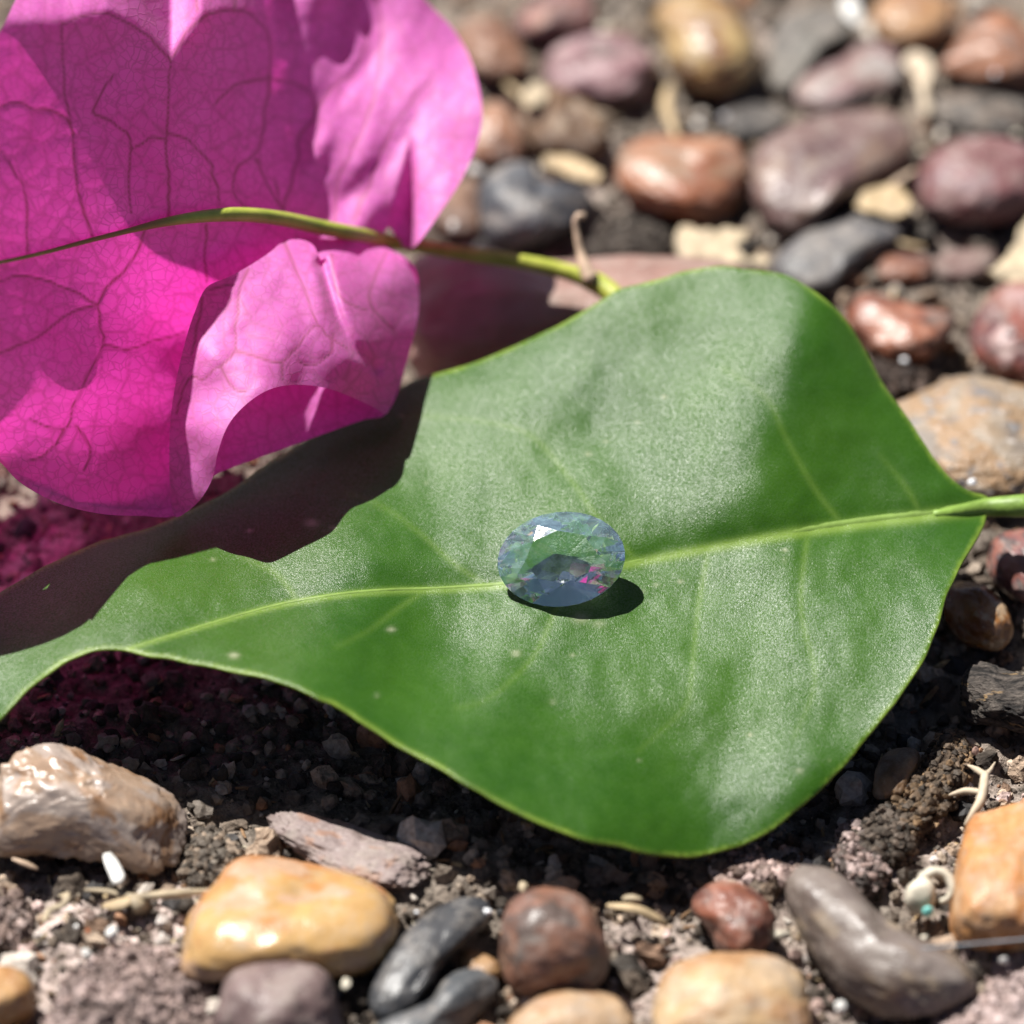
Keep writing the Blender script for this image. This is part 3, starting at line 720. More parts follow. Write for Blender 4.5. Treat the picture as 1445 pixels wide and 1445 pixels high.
def relief(points, fixed, sig=95.0, lam=2e-4):
    """Height correction (sum of Gaussians) that gives the blade the wanted normals at some places."""
    gx_, gy_ = np.meshgrid(np.arange(20, 1421, 85), np.arange(360, 1241, 85)); g = np.stack([gx_.ravel(), gy_.ravel()], 1).astype(float)
    k = FPX / DIST; se, cot = math.sin(ELEV), 1 / math.tan(ELEV)
    def G(q): d = q[:, None] - g[None]; return d, np.exp(-(d ** 2).sum(-1) / (2 * sig * sig))
    p = np.array([x[:2] for x in points], float); w_ = np.array([x[4] for x in points])
    nx_ = np.array([x[2] for x in points]); ny_ = np.array([x[3] for x in points]); nz_ = np.sqrt(1 - nx_ ** 2 - ny_ ** 2)
    a, b = -nx_ / nz_, -ny_ / nz_
    sx, sy = (a / k) / (1 + b * cot), -(b / (k * se)) / (1 + b * cot)
    e = 3.0; o = np.array([[e, 0], [0, e]])
    zx = (leaf_z0(*(p + o[0]).T) - leaf_z0(*(p - o[0]).T)) / (2 * e); zy = (leaf_z0(*(p + o[1]).T) - leaf_z0(*(p - o[1]).T)) / (2 * e)
    d, E = G(p); Ax = -d[:, :, 0] / sig ** 2 * E; Ay = -d[:, :, 1] / sig ** 2 * E
    f = np.array(fixed, float); _, Ef = G(f)
    A = np.concatenate([Ax * 100 * w_[:, None], Ay * 100 * w_[:, None], Ef * 0.8]); y = np.concatenate([(sx - zx) * 100 * w_, (sy - zy) * 100 * w_, np.zeros(len(f))])
    c = np.linalg.solve(A.T @ A + lam * 100 * np.eye(len(g)), A.T @ y)
    return lambda q: np.concatenate([G(q[i:i + 6000])[1] @ c for i in range(0, len(q), 6000)])
HX, HY = -0.222, -0.24                                            # the normal that mirrors the sun to the viewer
LEAF_DZ = relief([(1000,620,HX,HY,1),(950,560,HX-.02,HY-.05,1),(1040,690,HX+.04,HY-.04,1),(930,690,HX,HY,1),(1080,430,HX+.02,HY+.06,1),(1060,540,HX+.06,HY-.02,1),
  (870,500,-.02,-.52,.8),(800,560,-.08,-.45,.8),(900,430,-.05,-.42,.6),(720,560,-.12,-.14,.8),(660,650,-.13,-.18,.8),(760,700,-.10,-.12,.7),(600,620,-.10,-.12,.6),
  (1180,560,.26,-.45,1),(1240,620,.24,-.40,1),(1150,480,.24,-.35,.8),(1170,660,.12,-.42,.8),(1250,680,.10,-.34,.6),
  (1000,860,-.10,-.14,.8),(1080,880,-.12,-.20,1),(1130,970,HX+.04,HY+.02,1),(1080,1060,HX,HY-.04,1),(1020,1130,HX+.04,HY-.06,1),(1290,900,HX,HY,1),(1220,990,HX+.06,HY,1),(1270,810,.06,-.10,1),(1180,820,.04,-.12,.8),
  (800,1130,.16,.0,1),(760,1085,.14,.04,1),(650,1075,.10,.06,1),(900,1160,.12,-.04,.8),(900,950,-.02,-.10,.8),(800,1040,.14,.02,1),(880,1100,.14,-.05,1),(700,980,.08,.08,1),(760,900,.04,.02,.8),(600,960,.10,.10,1),(450,920,.04,.10,1),(300,910,.02,.10,1),(500,780,-.02,-.02,.8),(350,800,-.04,-.04,.8),(200,860,-.06,-.02,.6)],
  [(x, y) for x, y, z in LEAF_CTRL if True])
MIDRIB = catmull([(1394,716),(1300,729),(1200,741),(1100,756),(1000,774),(890,795),(800,813),(710,826),(620,832),(550,834),(480,840),(400,853),(320,874),(250,895),(180,916)], 5, False)
LATERAL = [catmull(x, 6, False) for x in (
  [(1190,742),(1150,690),(1110,620),(1080,560),(1020,520)], [(900,792),(850,740),(800,670),(740,610),(640,590),(560,588)],
  [(690,828),(640,795),(590,750),(540,715),(490,695)], [(1000,774),(985,860),(975,960),(965,1000),(900,1060)], [(800,814),(780,870),(750,930),(690,985),(640,1000)],
  [(600,833),(560,860),(520,890),(470,915)], [(1140,750),(1130,860),(1150,960),(1120,1040)], [(420,850),(390,810),(330,780)], [(1300,729),(1280,690),(1240,640)])]
vd_mid, vp = None, None
def leaf_z(px, py):
    q = np.stack([np.ravel(px), np.ravel(py)], 1).astype(float)
    z = leaf_z0(q[:, 0], q[:, 1]) + LEAF_DZ(q)
    d, t = seg_dist(q, MIDRIB)
    z = z - 0.20 * np.exp(-(d / 24.0) ** 2) * (1 - 0.5 * t)                # the blade dips to its midrib
    for l in LATERAL:
        dl, tl = seg_dist(q, l[::3])
        z = z - 0.035 * np.exp(-(dl / 13.0) ** 2) * (1 - 0.75 * tl)
    z = z + 0.09 * VN.fbm(np.stack([q[:, 0] / 85, q[:, 1] / 85, np.zeros(len(q))], 1), 3)
    return z
LEAF_EDGE = catmull(LEAF_OUT, 14.0)
LEAF_EDGE = LEAF_EDGE + 1.7 * np.stack([VN.fbm(np.column_stack([LEAF_EDGE / 30, 0 * LEAF_EDGE[:, :1]]), 2), VN.fbm(np.column_stack([LEAF_EDGE / 30, 0 * LEAF_EDGE[:, :1] + 8]), 2)], 1)
lv, lf, lring, led = sheet(LEAF_EDGE, 4.5)
lz = leaf_z(lv[:, 0], lv[:, 1])
top = unproj(lv[:, 0], lv[:, 1], lz)
# normals, then a real thickness of a third of a millimetre
nrm = np.zeros_like(top); fa = np.array(lf)
fn = np.cross(top[fa[:, 1]] - top[fa[:, 0]], top[fa[:, 2]] - top[fa[:, 0]])
for k in range(3): np.add.at(nrm, fa[:, k], fn)
nrm /= np.linalg.norm(nrm, axis=1)[:, None]
if nrm[:, 2].mean() < 0: nrm = -nrm; lf = [f[::-1] for f in lf]
th = 0.16 + 0.22 * smooth(0, 30, led)
bot = top - nrm * th[:, None]
n = len(top)
rim_mid = top[lring] + 0  # outer bead that rounds the margin
cxy = top[lring] - np.roll(top[lring], 1, 0)
ring2 = list(range(2 * n, 2 * n + len(lring)))
outw = np.cross(np.roll(top[lring], -1, 0) - np.roll(top[lring], 1, 0), nrm[lring]); outw /= np.linalg.norm(outw, axis=1)[:, None]
sgn = 1.0 if ((outw[:, :2] * (top[lring][:, :2] - top[:, :2].mean(0))).sum(1)).mean() > 0 else -1.0
rim_mid = (top[lring] + bot[lring]) / 2 + outw * sgn * 0.07
V = np.concatenate([top, bot, rim_mid])
F = list(lf) + [tuple(i + n for i in f[::-1]) for f in lf]
for i in range(len(lring)):
    a, b = lring[i], lring[(i + 1) % len(lring)]; c, d = ring2[i], ring2[(i + 1) % len(lring)]
    F += [(b, a, c, d), (d, c, a + n, b + n)] if sgn > 0 else [(a, b, d, c), (c, d, b + n, a + n)]
vein = np.zeros(n)
for l in LATERAL:
    dl, tl = seg_dist(lv, l[::2]); vein = np.maximum(vein, 0.24 * np.exp(-(dl / 4.5) ** 2) * (1 - 0.7 * tl))
dm, tm = seg_dist(lv, MIDRIB); vein = np.maximum(vein, (0.8 - 0.3 * tm) * np.exp(-(dm / (8.5 * (1 - 0.6 * tm))) ** 2))
rimf = smooth(7.5, 1.0, led) * (0.55 + 0.45 * VN.fbm(np.stack([lv[:, 0] / 40, lv[:, 1] / 40, 0 * led], 1), 3))
rb = np.random.default_rng(5); blem = np.zeros(n)
for bx, by, br in [(728,922,6),(808,925,4),(552,888,6),(440,738,9),(1385,716,6),(830,640,4),(780,990,4),(330,925,7),(470,745,5),(820,872,12),(845,880,9),(1128,1088,5),(960,820,4)] + [(rb.uniform(60,1300), rb.uniform(560,1150), rb.uniform(2.5,4)) for _ in range(26)]:
    blem = np.maximum(blem, rb.uniform(0.35, 0.9) * np.exp(-(((lv[:, 0] - bx) / br) ** 2 + ((lv[:, 1] - by) / (br * 0.55)) ** 2)))
z0 = np.zeros(len(lring))
cat3 = lambda a: np.concatenate([a, a, a[lring]])
origin = P(960, 1205, 1.0)
leaf = tag(empty("green_leaf", origin), "large glossy green leaf lying over the pebbles with a gem on it", "leaf")
mesh_obj("blade", V, F, M['leaf'], leaf, origin, attrs={"vein": cat3(vein), "rim": np.concatenate([rimf, rimf, np.ones(len(lring))]), "blemish": cat3(blem)})
# raised midrib and the stalk
mp = MIDRIB[::3]; mz = leaf_z(mp[:, 0], mp[:, 1])
tt = np.linspace(0, 1, len(mp)); mr = 0.46 * (1 - tt) ** 1.2 + 0.07
v_, f_ = tube(unproj(mp[:, 0], mp[:, 1], mz - mr * 0.72), mr, 10)
mesh_obj("midrib", v_, f_, M['midrib'], leaf, origin)
st = catmull([(1318,727,float(leaf_z([1318], [727])[0]) - .12),(1358,721,float(leaf_z([1358], [721])[0]) - .05),(1395,716,float(leaf_z([1390], [717])[0]) - .05),(1440,714,6.4),(1500,712,6.0),(1570,715,5.0),(1640,725,3.6)], 12, False)
v_, f_ = tube(unproj(st[:, 0], st[:, 1], st[:, 2]), np.interp(st[:, 0], [1318, 1350, 1395, 1440, 1640], [0.26, 0.36, 0.55, 0.66, 0.72]), 14)
mesh_obj("petiole", v_, f_, M['petiole'], leaf, origin)

# ------------------------------------------------------------------ bougainvillea flower
FOLD = np.array([(-120,40),(-40,34),(0,30),(60,30),(90,30),(112,24),(150,17),(178,26),(205,48),(240,83),(262,52),(285,22),(310,15),(345,18),(372,36),(388,60),(430,60),(720,60)], float)
A_OUT = [(-420,470),(-400,400),(-300,290),(-200,200),(-110,120),(-40,90),(0,44),(22,0),(60,-70),(150,-150),(300,-190),(440,-150),(540,-70),(598,-2),(640,42),(666,90),(680,150),(674,200),(652,252),(620,302),(596,336),(582,350),(572,349),
         (560,338),(549,321),(538,334),(522,333),(552,352),(584,376),(590,420),(580,480),(566,540),(545,584),(515,592),(480,604),(420,626),(360,648),(300,672),(275,700),(245,728),(200,728),(150,726),(100,716),(60,700),(25,678),(0,652),(-50,612),(-120,590),(-240,560),(-350,520)]
A_CTRL = [(-100,385,26.6),(0,370,24.0),(120,338,22.7),(240,311,21.8),(320,303,19.6),(390,306,17.4),(470,326,14.6),(540,342,11.9),
  (-100,560,19.4),(0,652,13.5),(60,700,11.7),(100,716,10.7),(150,726,9.6),(200,728,8.5),(245,728,7.6),(300,672,8.7),(420,626,9.2),(480,604,9.4),(545,584,9.0),(580,480,9.6),(590,410,10.6),
  (120,530,17.0),(240,520,12.8),(262,480,12.9),(240,600,10.0),(246,665,9.2),(285,560,11.0),(240,420,16.6),(460,385,15.5),(500,382,14.2),(530,375,13.0),(60,450,20.4),(400,440,13.2),(420,560,10.8),(500,450,11.6),(340,560,11.6),
  (0,200,29.4),(100,200,27.8),(240,200,24.9),(330,200,21.6),(400,200,18.8),(460,200,17.4),(540,200,16.6),(600,200,16.6),(674,200,16.4),
  (0,60,34.2),(100,60,32.4),(240,80,28.4),(330,60,25.6),(400,60,22.0),(470,60,20.0),(560,60,19.2),(640,60,18.2),(680,150,17.4),
  (640,270,15.6),(584,348,13.6),(520,325,14.0),(480,280,15.0),(430,270,16.4),
  (150,-120,38),(300,-150,35),(450,-120,26),(560,-40,21.5),(-80,110,33.4),(-420,460,22),(-250,420,25),(-250,280,28),(-250,550,20.5),(-100,590,18.0)]
a_z0 = tps(A_CTRL)
def a_z(q):
    z = a_z0(q[:, 0], q[:, 1])
    g = np.interp(q[:, 0], FOLD[:, 0], FOLD[:, 1]) - q[:, 1]
    sp = np.where(g > 40, g, 5 * np.log1p(np.exp(np.clip(g, -60, 40) / 5)))
    z = z - 0.026 * np.minimum(sp, 170) * smooth(460, 360, q[:, 0])
    # the folded dart in the right lobe
    k = np.clip((q[:, 1] - 190) / 160, 0, 1); x1 = 580 - 42 * k; x2 = 581.0 + 0 * k
    t = (q[:, 0] - x1) / np.maximum(x2 - x1, 1)
    dart = np.where((t > 0) & (t < 1), t, 0) + np.where(t >= 1, np.clip(1 - (q[:, 0] - x2) / 6, 0, 1), 0)
    z = z - 1.7 * k * dart * (q[:, 1] < 356)
    # crumpling near the throat and in the lit lobe
    cr = smooth(330, 420, q[:, 0]) * smooth(350, 300, q[:, 1])
    z = z + cr * 0.36 * VN.fbm(np.stack([q[:, 0] / 50 + q[:, 1] / 120, q[:, 1] / 100, 0 * q[:, 0]], 1), 2) * smooth(700, 480, q[:, 0] + 0 * q[:, 1])
    z = z + 0.05 * VN.fbm(np.stack([q[:, 0] / 110, q[:, 1] / 110, 0 * q[:, 0] + 4], 1), 2)
    return z
A_VEINS = [[(130,333),(112,270),(103,200),(90,120),(88,30)],[(240,309),(236,240),(238,160),(240,84)],[(240,84),(205,48),(150,17),(112,24),(88,36)],[(240,84),(270,40),(300,17),(345,16),(372,38),(382,70),(380,110)],
  [(400,300),(415,240),(425,190),(447,160),(430,125),(382,110)],[(382,110),(330,122),(300,150)],[(382,110),(372,170),(362,215),(335,235),(330,268),(345,290),(365,295)],[(362,225),(380,260),(396,298)],
  [(104,190),(88,165),(50,152),(20,145),(-40,170)],[(238,190),(265,200),(295,225),(302,240)],[(178,185),(150,170),(130,160),(145,130),(160,105)],[(178,185),(185,215),(180,260),(185,300)],[(238,200),(212,195),(188,210)],
  [(205,320),(190,360),(160,395),(136,430),(148,480),(130,520),(105,570),(90,605),(40,590)],[(136,430),(95,445),(60,470),(0,500),(-60,530)],[(136,430),(90,405),(40,390),(0,395)],[(290,318),(290,370),(292,395)],[(148,490),(190,490),(220,480),(262,470)],
  [(90,605),(70,640),(40,650)],[(105,600),(125,630),(120,665)],[(400,300),(388,250)],[(500,310),(530,240),(560,170),(610,110)],[(470,320),(480,250),(520,160),(540,60),(520,-40)],[(280,16),(276,-60),(300,-140)],[(330,16),(345,-60)],
  [(40,356),(38,310),(30,260),(0,215)],[(300,240),(310,290)],[(447,160),(470,120),(500,100),(520,50)]]
def bract(name, outline, step, zf, veins, seed, cell):
    v, f, ring, ed = sheet(outline, step)
    v2 = v + np.stack([2.5 * VN.fbm(np.stack([v[:, 0] / 22, v[:, 1] / 22, 0 * v[:, 0]], 1), 2), 2.5 * VN.fbm(np.stack([v[:, 0] / 22, v[:, 1] / 22, 0 * v[:, 0] + 9], 1), 2)], 1)
    vein = np.zeros(len(v))
    for l in veins:
        d, t = seg_dist(v2, catmull(l, 7, False)); vein = np.maximum(vein, 0.92 * np.exp(-(d / (2.7 - 1.0 * t)) ** 2))
    r = np.random.default_rng(seed); lo, hi = v.min(0), v.max(0)
    sx, sy = np.meshgrid(np.arange(lo[0], hi[0], cell), np.arange(lo[1], hi[1], cell))
    s = np.stack([sx.ravel(), sy.ravel()], 1) + r.uniform(-0.45, 0.45, (sx.size, 2)) * cell
    f12 = np.empty(len(v))
    for k in range(0, len(v), 3000):
        dd = np.sqrt(((v2[k:k + 3000, None] - s[None]) ** 2).sum(-1)); dd.partition(1, axis=1); f12[k:k + 3000] = dd[:, 1] - dd[:, 0]
    net = np.exp(-(f12 / 2.6) ** 2) * 0.75
    quilt = smooth(0, 22, f12)
    z = zf(v) + 0.02 * quilt - 0.03 * vein
    pts = unproj(v[:, 0], v[:, 1], z)
    return pts, f, {"vein": vein, "net": net}, v / IMG
flower_origin = P(245, 728, 7.5)
flower = tag(empty("bougainvillea_flower", flower_origin), "bright magenta bougainvillea flower leaning on the green leaf", "flower")
pts, f, at, uv = bract("bract", A_OUT, 3.6, a_z, A_VEINS, 1, 34)
mesh_obj("bract", pts, f, M['bract'], flower, flower_origin, attrs=at, uv=uv)
C_OUT = [(246,728),(240,690),(239,650),(240,600),(248,540),(262,480),(275,440),(291,406),(320,392),(350,376),(378,358),(400,341),(424,338),(442,346),(452,366),(456,366),(462,360),(472,357),(484,366),(496,372),(506,362),(520,352),(548,351),(575,374),(590,406),(589,450),(577,500),(562,545),(546,584),
         (532,577),(500,562),(462,548),(420,543),(382,549),(348,570),(322,600),(307,640),(301,672),(285,702),(264,722)]
C_CTRL = [(246,728,8.4),(240,690,10.0),(240,650,11.6),(240,600,13.2),(248,540,15.2),(262,480,16.7),(291,406,18.2),(350,376,18.2),(400,341,17.4),(442,346,16.6),(458,376,16.7),(472,357,16.2),(500,376,15.3),(520,352,14.0),(575,374,12.4),(590,420,11.4),(577,500,10.7),(546,584,10.0),
  (500,562,12.2),(462,548,13.8),(420,543,14.6),(382,549,15.8),(348,570,15.6),(322,600,15.0),(307,640,13.7),(301,672,12.1),(285,702,10.6),(270,640,12.6),(272,600,14.2),(290,560,15.2),(300,500,16.8),(330,480,16.8),(400,450,17.0),(470,450,15.9),(530,450,14.0),(540,400,14.0),(500,510,14.2),(400,400,17.4)]
c_z0 = tps(C_CTRL)
def c_z(q):
    z = c_z0(q[:, 0], q[:, 1])
    d, t = seg_dist(q, catmull([(455,372),(468,420),(480,455),(500,490),(530,520)], 8, False))
    z = z - 0.7 * np.exp(-(d / 9.0) ** 2) * (1 - 0.6 * t)
    z = z + 0.13 * VN.fbm(np.stack([q[:, 0] / 52, q[:, 1] / 70, 0 * q[:, 0] + 2], 1), 2) * smooth(0, 60, np.hypot(q[:, 0] - 246, q[:, 1] - 728))
    return z
C_VEINS = [[(350,378),(336,410),(334,450),(330,495)],[(330,495),(370,505),(395,512),(420,490),(445,460),(460,470),(490,490)],[(400,342),(420,390),(435,420),(447,460)],[(330,495),(310,515),(285,535),(278,530),(262,545),(250,585)],[(310,515),(330,550),(345,552)],
  [(395,512),(398,535)],[(470,470),(465,500),(440,515),(420,510)],[(468,360),(480,420),(520,440)],[(285,420),(280,450),(270,500)],[(296,408),(330,400)],[(545,355),(520,420),(560,470)]]
pts, f, at, uv = bract("bract", C_OUT, 3.4, c_z, C_VEINS, 2, 30)
mesh_obj("bract", pts, f, M['bract'], flower, flower_origin, attrs=at, uv=uv)
# unseen third bract, added low behind the other two to shade soil and leaf
B_OUT = [(440,346),(385,420),(290,560),(246,700),(238,717),(200,719),(150,716),(100,706),(60,690),(25,669),(-4,642),(-40,720),(-90,770),(-220,740),(-250,600),(-220,490),(-180,410),(-40,352),(150,336),(300,328)]
b_rim = np.array([(240,714),(200,717),(150,714),(100,704),(60,688),(25,667),(-4,640)], float)
b_z0 = tps([(440,346,12.4),(385,420,11.0),(290,560,9.4),(-60,740,12.0),(-200,720,12.0),(-220,490,13.0),(-180,410,13.0),(-40,352,13.8),(150,336,13.8),(300,328,13.2),(60,520,14.2),(150,560,12.6),(240,640,8.4)]
           + [(x, y, z - 0.06) for (x, y), z in zip(b_rim, a_z(b_rim))])
pts, f, at, uv = bract("bract", B_OUT, 5.0, lambda q: b_z0(q[:, 0], q[:, 1]), [[(430,350),(250,420),(60,470),(-150,490)],[(250,420),(180,380)],[(60,470),(0,520)]], 3, 34)
mesh_obj("bract", pts, f, M['bract'], flower, flower_origin, attrs=at, uv=uv)
# the stem that runs along the large bract and ends in a node behind the leaf
sp = catmull([(-90,386,0.1),(0,370,.1),(60,357,.12),(120,341,.16),(180,326,.22),(240,312,.45),(300,304,.7),(350,303,.85),(400,309,1.0),(450,320,.9),(500,330,.4),(540,338,-.5)], 12, False)
sz = a_z(sp[:, :2]) + sp[:, 2]
tail = catmull([(560,343,11.4),(600,348,11.0),(660,358,10.6),(740,370,9.7),(790,381,9.2),(830,394,8.8),(858,410,8.5),(890,440,8.2)], 12, False)
path = np.concatenate([np.column_stack([sp[:, :2], sz]), tail])
for _ in range(4):
    q = path.copy(); q[1:-1, 2] = (path[:-2, 2] + 2 * path[1:-1, 2] + path[2:, 2]) / 4; path = q
rr = np.interp(path[:, 0], [-90, 60, 180, 240, 320, 480, 560, 740, 815, 838, 870, 890], [.09, .11, .15, .26, .40, .45, .42, .44, .50, .66, .62, .6])
v_, f_ = tube(unproj(path[:, 0], path[:, 1], path[:, 2]), rr, 14)
tone = np.repeat(np.concatenate([[0.85], np.interp(path[:, 0], [0, 130, 220, 260, 900], [0.25, 0.8, 0.8, 0.0, 0.0]), [0]]), 14)
mesh_obj("stem", v_, f_, M['stem'], flower, flower_origin, attrs={"tone": tone})
tw = catmull([(834,394,9.2),(826,378,9.6),(819,355,10.2),(814,330,11.0),(812,312,11.6),(816,304,11.9),(823,305,11.8)], 5, False)
v_, f_ = tube(unproj(tw[:, 0], tw[:, 1], tw[:, 2]), np.interp(np.linspace(0, 1, len(tw)), [0, .15, .4, .8, 1], [.50, .42, .26, .17, .22]), 10)
mesh_obj("withered_stalk", v_, f_, M['dead_twig'], flower, flower_origin)

# ------------------------------------------------------------------ the gemstone (oval brilliant cut)
def gem(RX=39.95, RY=-3.0, RZ=5.0, crown=0.95, pav=1.8, tbl=0.56, rk=0.80, rp=0.30):
    a, b, girdle = 3.52, 2.62, 0.14
    def ring(rad, z, n, off=0.0):
        return [(rad * math.cos(2 * math.pi * (i + off) / n), rad * math.sin(2 * math.pi * (i + off) / n), z) for i in range(n)]
    c8 = math.cos(math.pi / 8)
    T = ring(tbl, crown, 8); K = ring(rk, crown * (1 - rk * c8) / (1 - tbl), 8, 0.5)
    G = ring(1.0, 0.0, 32); B = ring(1.0, -girdle, 32)
    Q = ring(rp, -girdle - pav * (1 - rp * c8), 8, 0.5); cul = [(0, 0, -girdle - pav)]
    q = Matrix.Rotation(math.radians(RZ), 3, 'Z')
    # rests on its pavilion, table turned towards the viewer
    R = Matrix.Rotation(math.radians(RY), 3, 'Y') @ Matrix.Rotation(math.radians(RX), 3, 'X') @ q
    base = [P(792, 789, 9.3)]
    jit = np.random.default_rng(4)                                          # hand cut: no facet quite repeats the next
    Q = [(x + jit.normal() * .025, y + jit.normal() * .025, z + jit.normal() * .05) for x, y, z in Q]
    def place(pts): return np.array([base[0] + np.array(R @ Vector((x * a, y * b, z))) for x, y, z in pts])
    allp = place(T + K + G + B + Q + cul)
    def leaf_under(pt):                                                           # height of the blade below a point
        zl = 8.0
        for _ in range(6):
            d = np.array([pt[0], pt[1], zl]) - CAM; dep = d @ FWD
            zl = float(leaf_z([d @ RIGHT / dep * FPX + IMG / 2], [IMG / 2 - d @ UP / dep * FPX])[0])
        return zl
    for _ in range(3):                                                           # let it down until it rests on the blade
        base[0] = P(792, 789, base[0][2] - min(p[2] - leaf_under(p) for p in place(B + Q + cul)) - 0.2)
    gpos = base[0].copy()
    root = tag(empty("gemstone", gpos), "pale blue oval faceted gemstone sitting on the leaf's midrib", "gemstone")
    mesh_obj("table", place(T), [tuple(range(8))], M['gem_table'], root, gpos, smooth_shade=False)
    f = []
    for i in range(8):
        j = (i + 1) % 8; h = (i - 1) % 8; g = [16 + (4 * i + k) % 32 for k in range(5)]
        f += [(i, 8 + i, j), (i, 8 + h, g[0], 8 + i), (8 + i, g[0], g[1], g[2]), (8 + i, g[2], g[3], g[4])]
    mesh_obj("crown", place(T + K + G), f, M['gem_crown'], root, gpos, smooth_shade=False)
    f = [(i, 32 + i, 32 + (i + 1) % 32, (i + 1) % 32) for i in range(32)]
    mesh_obj("girdle", place(G + B), f, M['gem'], root, gpos, smooth_shade=False)
    f = []
    for i in range(8):
        h = (i - 1) % 8; g = [(4 * i + k) % 32 for k in range(5)]
        f += [(40, 32 + i, g[0], 32 + h), (32 + i, g[2], g[1], g[0]), (32 + i, g[4], g[3], g[2])]
    mesh_obj("pavilion", place(B + Q + cul), f, M['gem'], root, gpos, smooth_shade=False)
gem()

# ------------------------------------------------------------------ small plant litter and chips
def strip(name, pts, radii, mat, label, cat, group=None, flat=1.0, sides=8, parent=None, origin=None):
    p = catmull(pts, 6, False)
    r = np.interp(np.linspace(0, 1, len(p)), np.linspace(0, 1, len(radii)), radii)
    v, f = tube(unproj(p[:, 0], p[:, 1], p[:, 2]), r, sides, flat)
    o = mesh_obj(name, v, f, mat, parent, v.mean(0) if origin is None else origin)
    return tag(o, label, cat, group) if label else o
GS = "bits of dry straw on the soil"
strip("straw", [(945,122,1.2),(940,150,1.5),(950,180,1.8),(956,196,1.6)], [.3,.42,.35,.2], M['straw'], "tan straw standing behind the terracotta pebble", "straw", GS, .6)
strip("straw", [(858,1278,2.0),(900,1284,1.9),(930,1298,1.4),(940,1304,1.0)], [.16,.3,.32,.2], M['straw'], "tan straw in front of the leaf, right of the round brown pebble", "straw", GS, .6)
strip("straw", [(880,1268,2.0),(893,1267,2.1),(904,1269,2.0)], [.15,.24,.14], M['pale_straw'], "tiny cream crumb just above the tan straw", "straw", GS, .7)
strip("straw", [(866,1290,1.4),(870,1300,1.2)], [.16,.2,.12], M['pale_straw'], "tiny pale crumb below the left end of the tan straw", "straw", GS, .8)
strip("straw", [(1188,265,2.6),(1205,272,2.2),(1225,280,1.8)], [.12,.2,.14], M['straw'], "short straw poking out under the maroon pebble", "straw", GS, .7)
strip("straw", [(1242,275,1.8),(1265,258,2.2),(1292,240,2.8)], [.2,.28,.14], M['dead_twig'], "brown straw sliver between maroon and reddish mauve pebbles", "straw", GS, .7)
strip("straw", [(1262,338,1.0),(1280,345,1.2),(1305,350,1.0)], [.12,.24,.14], M['straw'], "yellow straw right of the charcoal grey pebble", "straw", GS, .7)
strip("straw", [(715,118,1.2),(726,128,1.6),(736,140,1.4)], [.16,.26,.16], M['straw'], "yellow straw bit above the brown crusted stone", "straw", GS, .7)
strip("straw", [(18,1212,2.0),(36,1219,1.8),(52,1226,1.5)], [.1,.16,.2,.1], M['dead_twig'], "thin brown sliver under the quartz stone at the left", "straw", GS, .7)
# dried sprig with two withered leaflets
so_ = P(200, 1268, 1.5)
sprig = tag(empty("dry_sprig", so_), "pale dried sprig lying left of the honey coloured pebble", "sprig")
strip("stalk", [(120,1256,1.6),(150,1258,1.8),(190,1266,1.9),(240,1262,2.0),(296,1258,1.8)], [.1,.16,.24,.24,.16], M['pale_straw'], None, None, parent=sprig, origin=so_)
strip("leaflet", [(190,1268,2.0),(170,1276,1.8),(145,1278,1.5)], [.12,.42,.38,.1], M['straw'], None, None, flat=.35, parent=sprig, origin=so_)
strip("leaflet", [(188,1264,2.1),(194,1276,2.0),(204,1282,1.7),(188,1286,1.5)], [.15,.4,.4,.1], M['pale_straw'], None, None, flat=.45, parent=sprig, origin=so_)
strip("leaflet", [(84,1264,1.5),(95,1262,1.7),(90,1276,1.5),(70,1284,1.2),(62,1300,1.0)], [.1,.28,.2,.26,.12], M['pale_straw'], None, None, flat=.5, parent=sprig, origin=so_)
# forked root
ro = P(1385, 1110, 2.0)
root_ = tag(empty("root_fragment", ro), "pale forked root fragment above the orange block pebble", "root")
strip("taproot", [(1390,1092,2.4),(1388,1110,2.6),(1384,1130,2.4),(1372,1150,1.9),(1362,1164,1.5)], [.22,.26,.28,.24,.1], M['root'], None, None, parent=root_, origin=ro)
strip("side_root", [(1390,1094,2.4),(1378,1086,2.0),(1366,1080,1.5)], [.2,.18,.06], M['root'], None, None, parent=root_, origin=ro)
strip("side_root", [(1389,1096,2.4),(1398,1086,2.2),(1404,1076,1.8)], [.2,.14,.05], M['root'], None, None, parent=root_, origin=ro)
strip("side_root", [(1384,1118,2.2),(1362,1116,1.8),(1340,1122,1.4)], [.18,.2,.08], M['root'], None, None, parent=root_, origin=ro)
strip("plastic_strand", [(1180,1342,3.0),(1260,1342,3.6),(1350,1334,3.9),(1440,1326,4.0),(1520,1320,3.5)], [.04,.06,.06,.06,.05], M['strand'], "thin grey strand stretched in front of the orange block pebble", "strand")

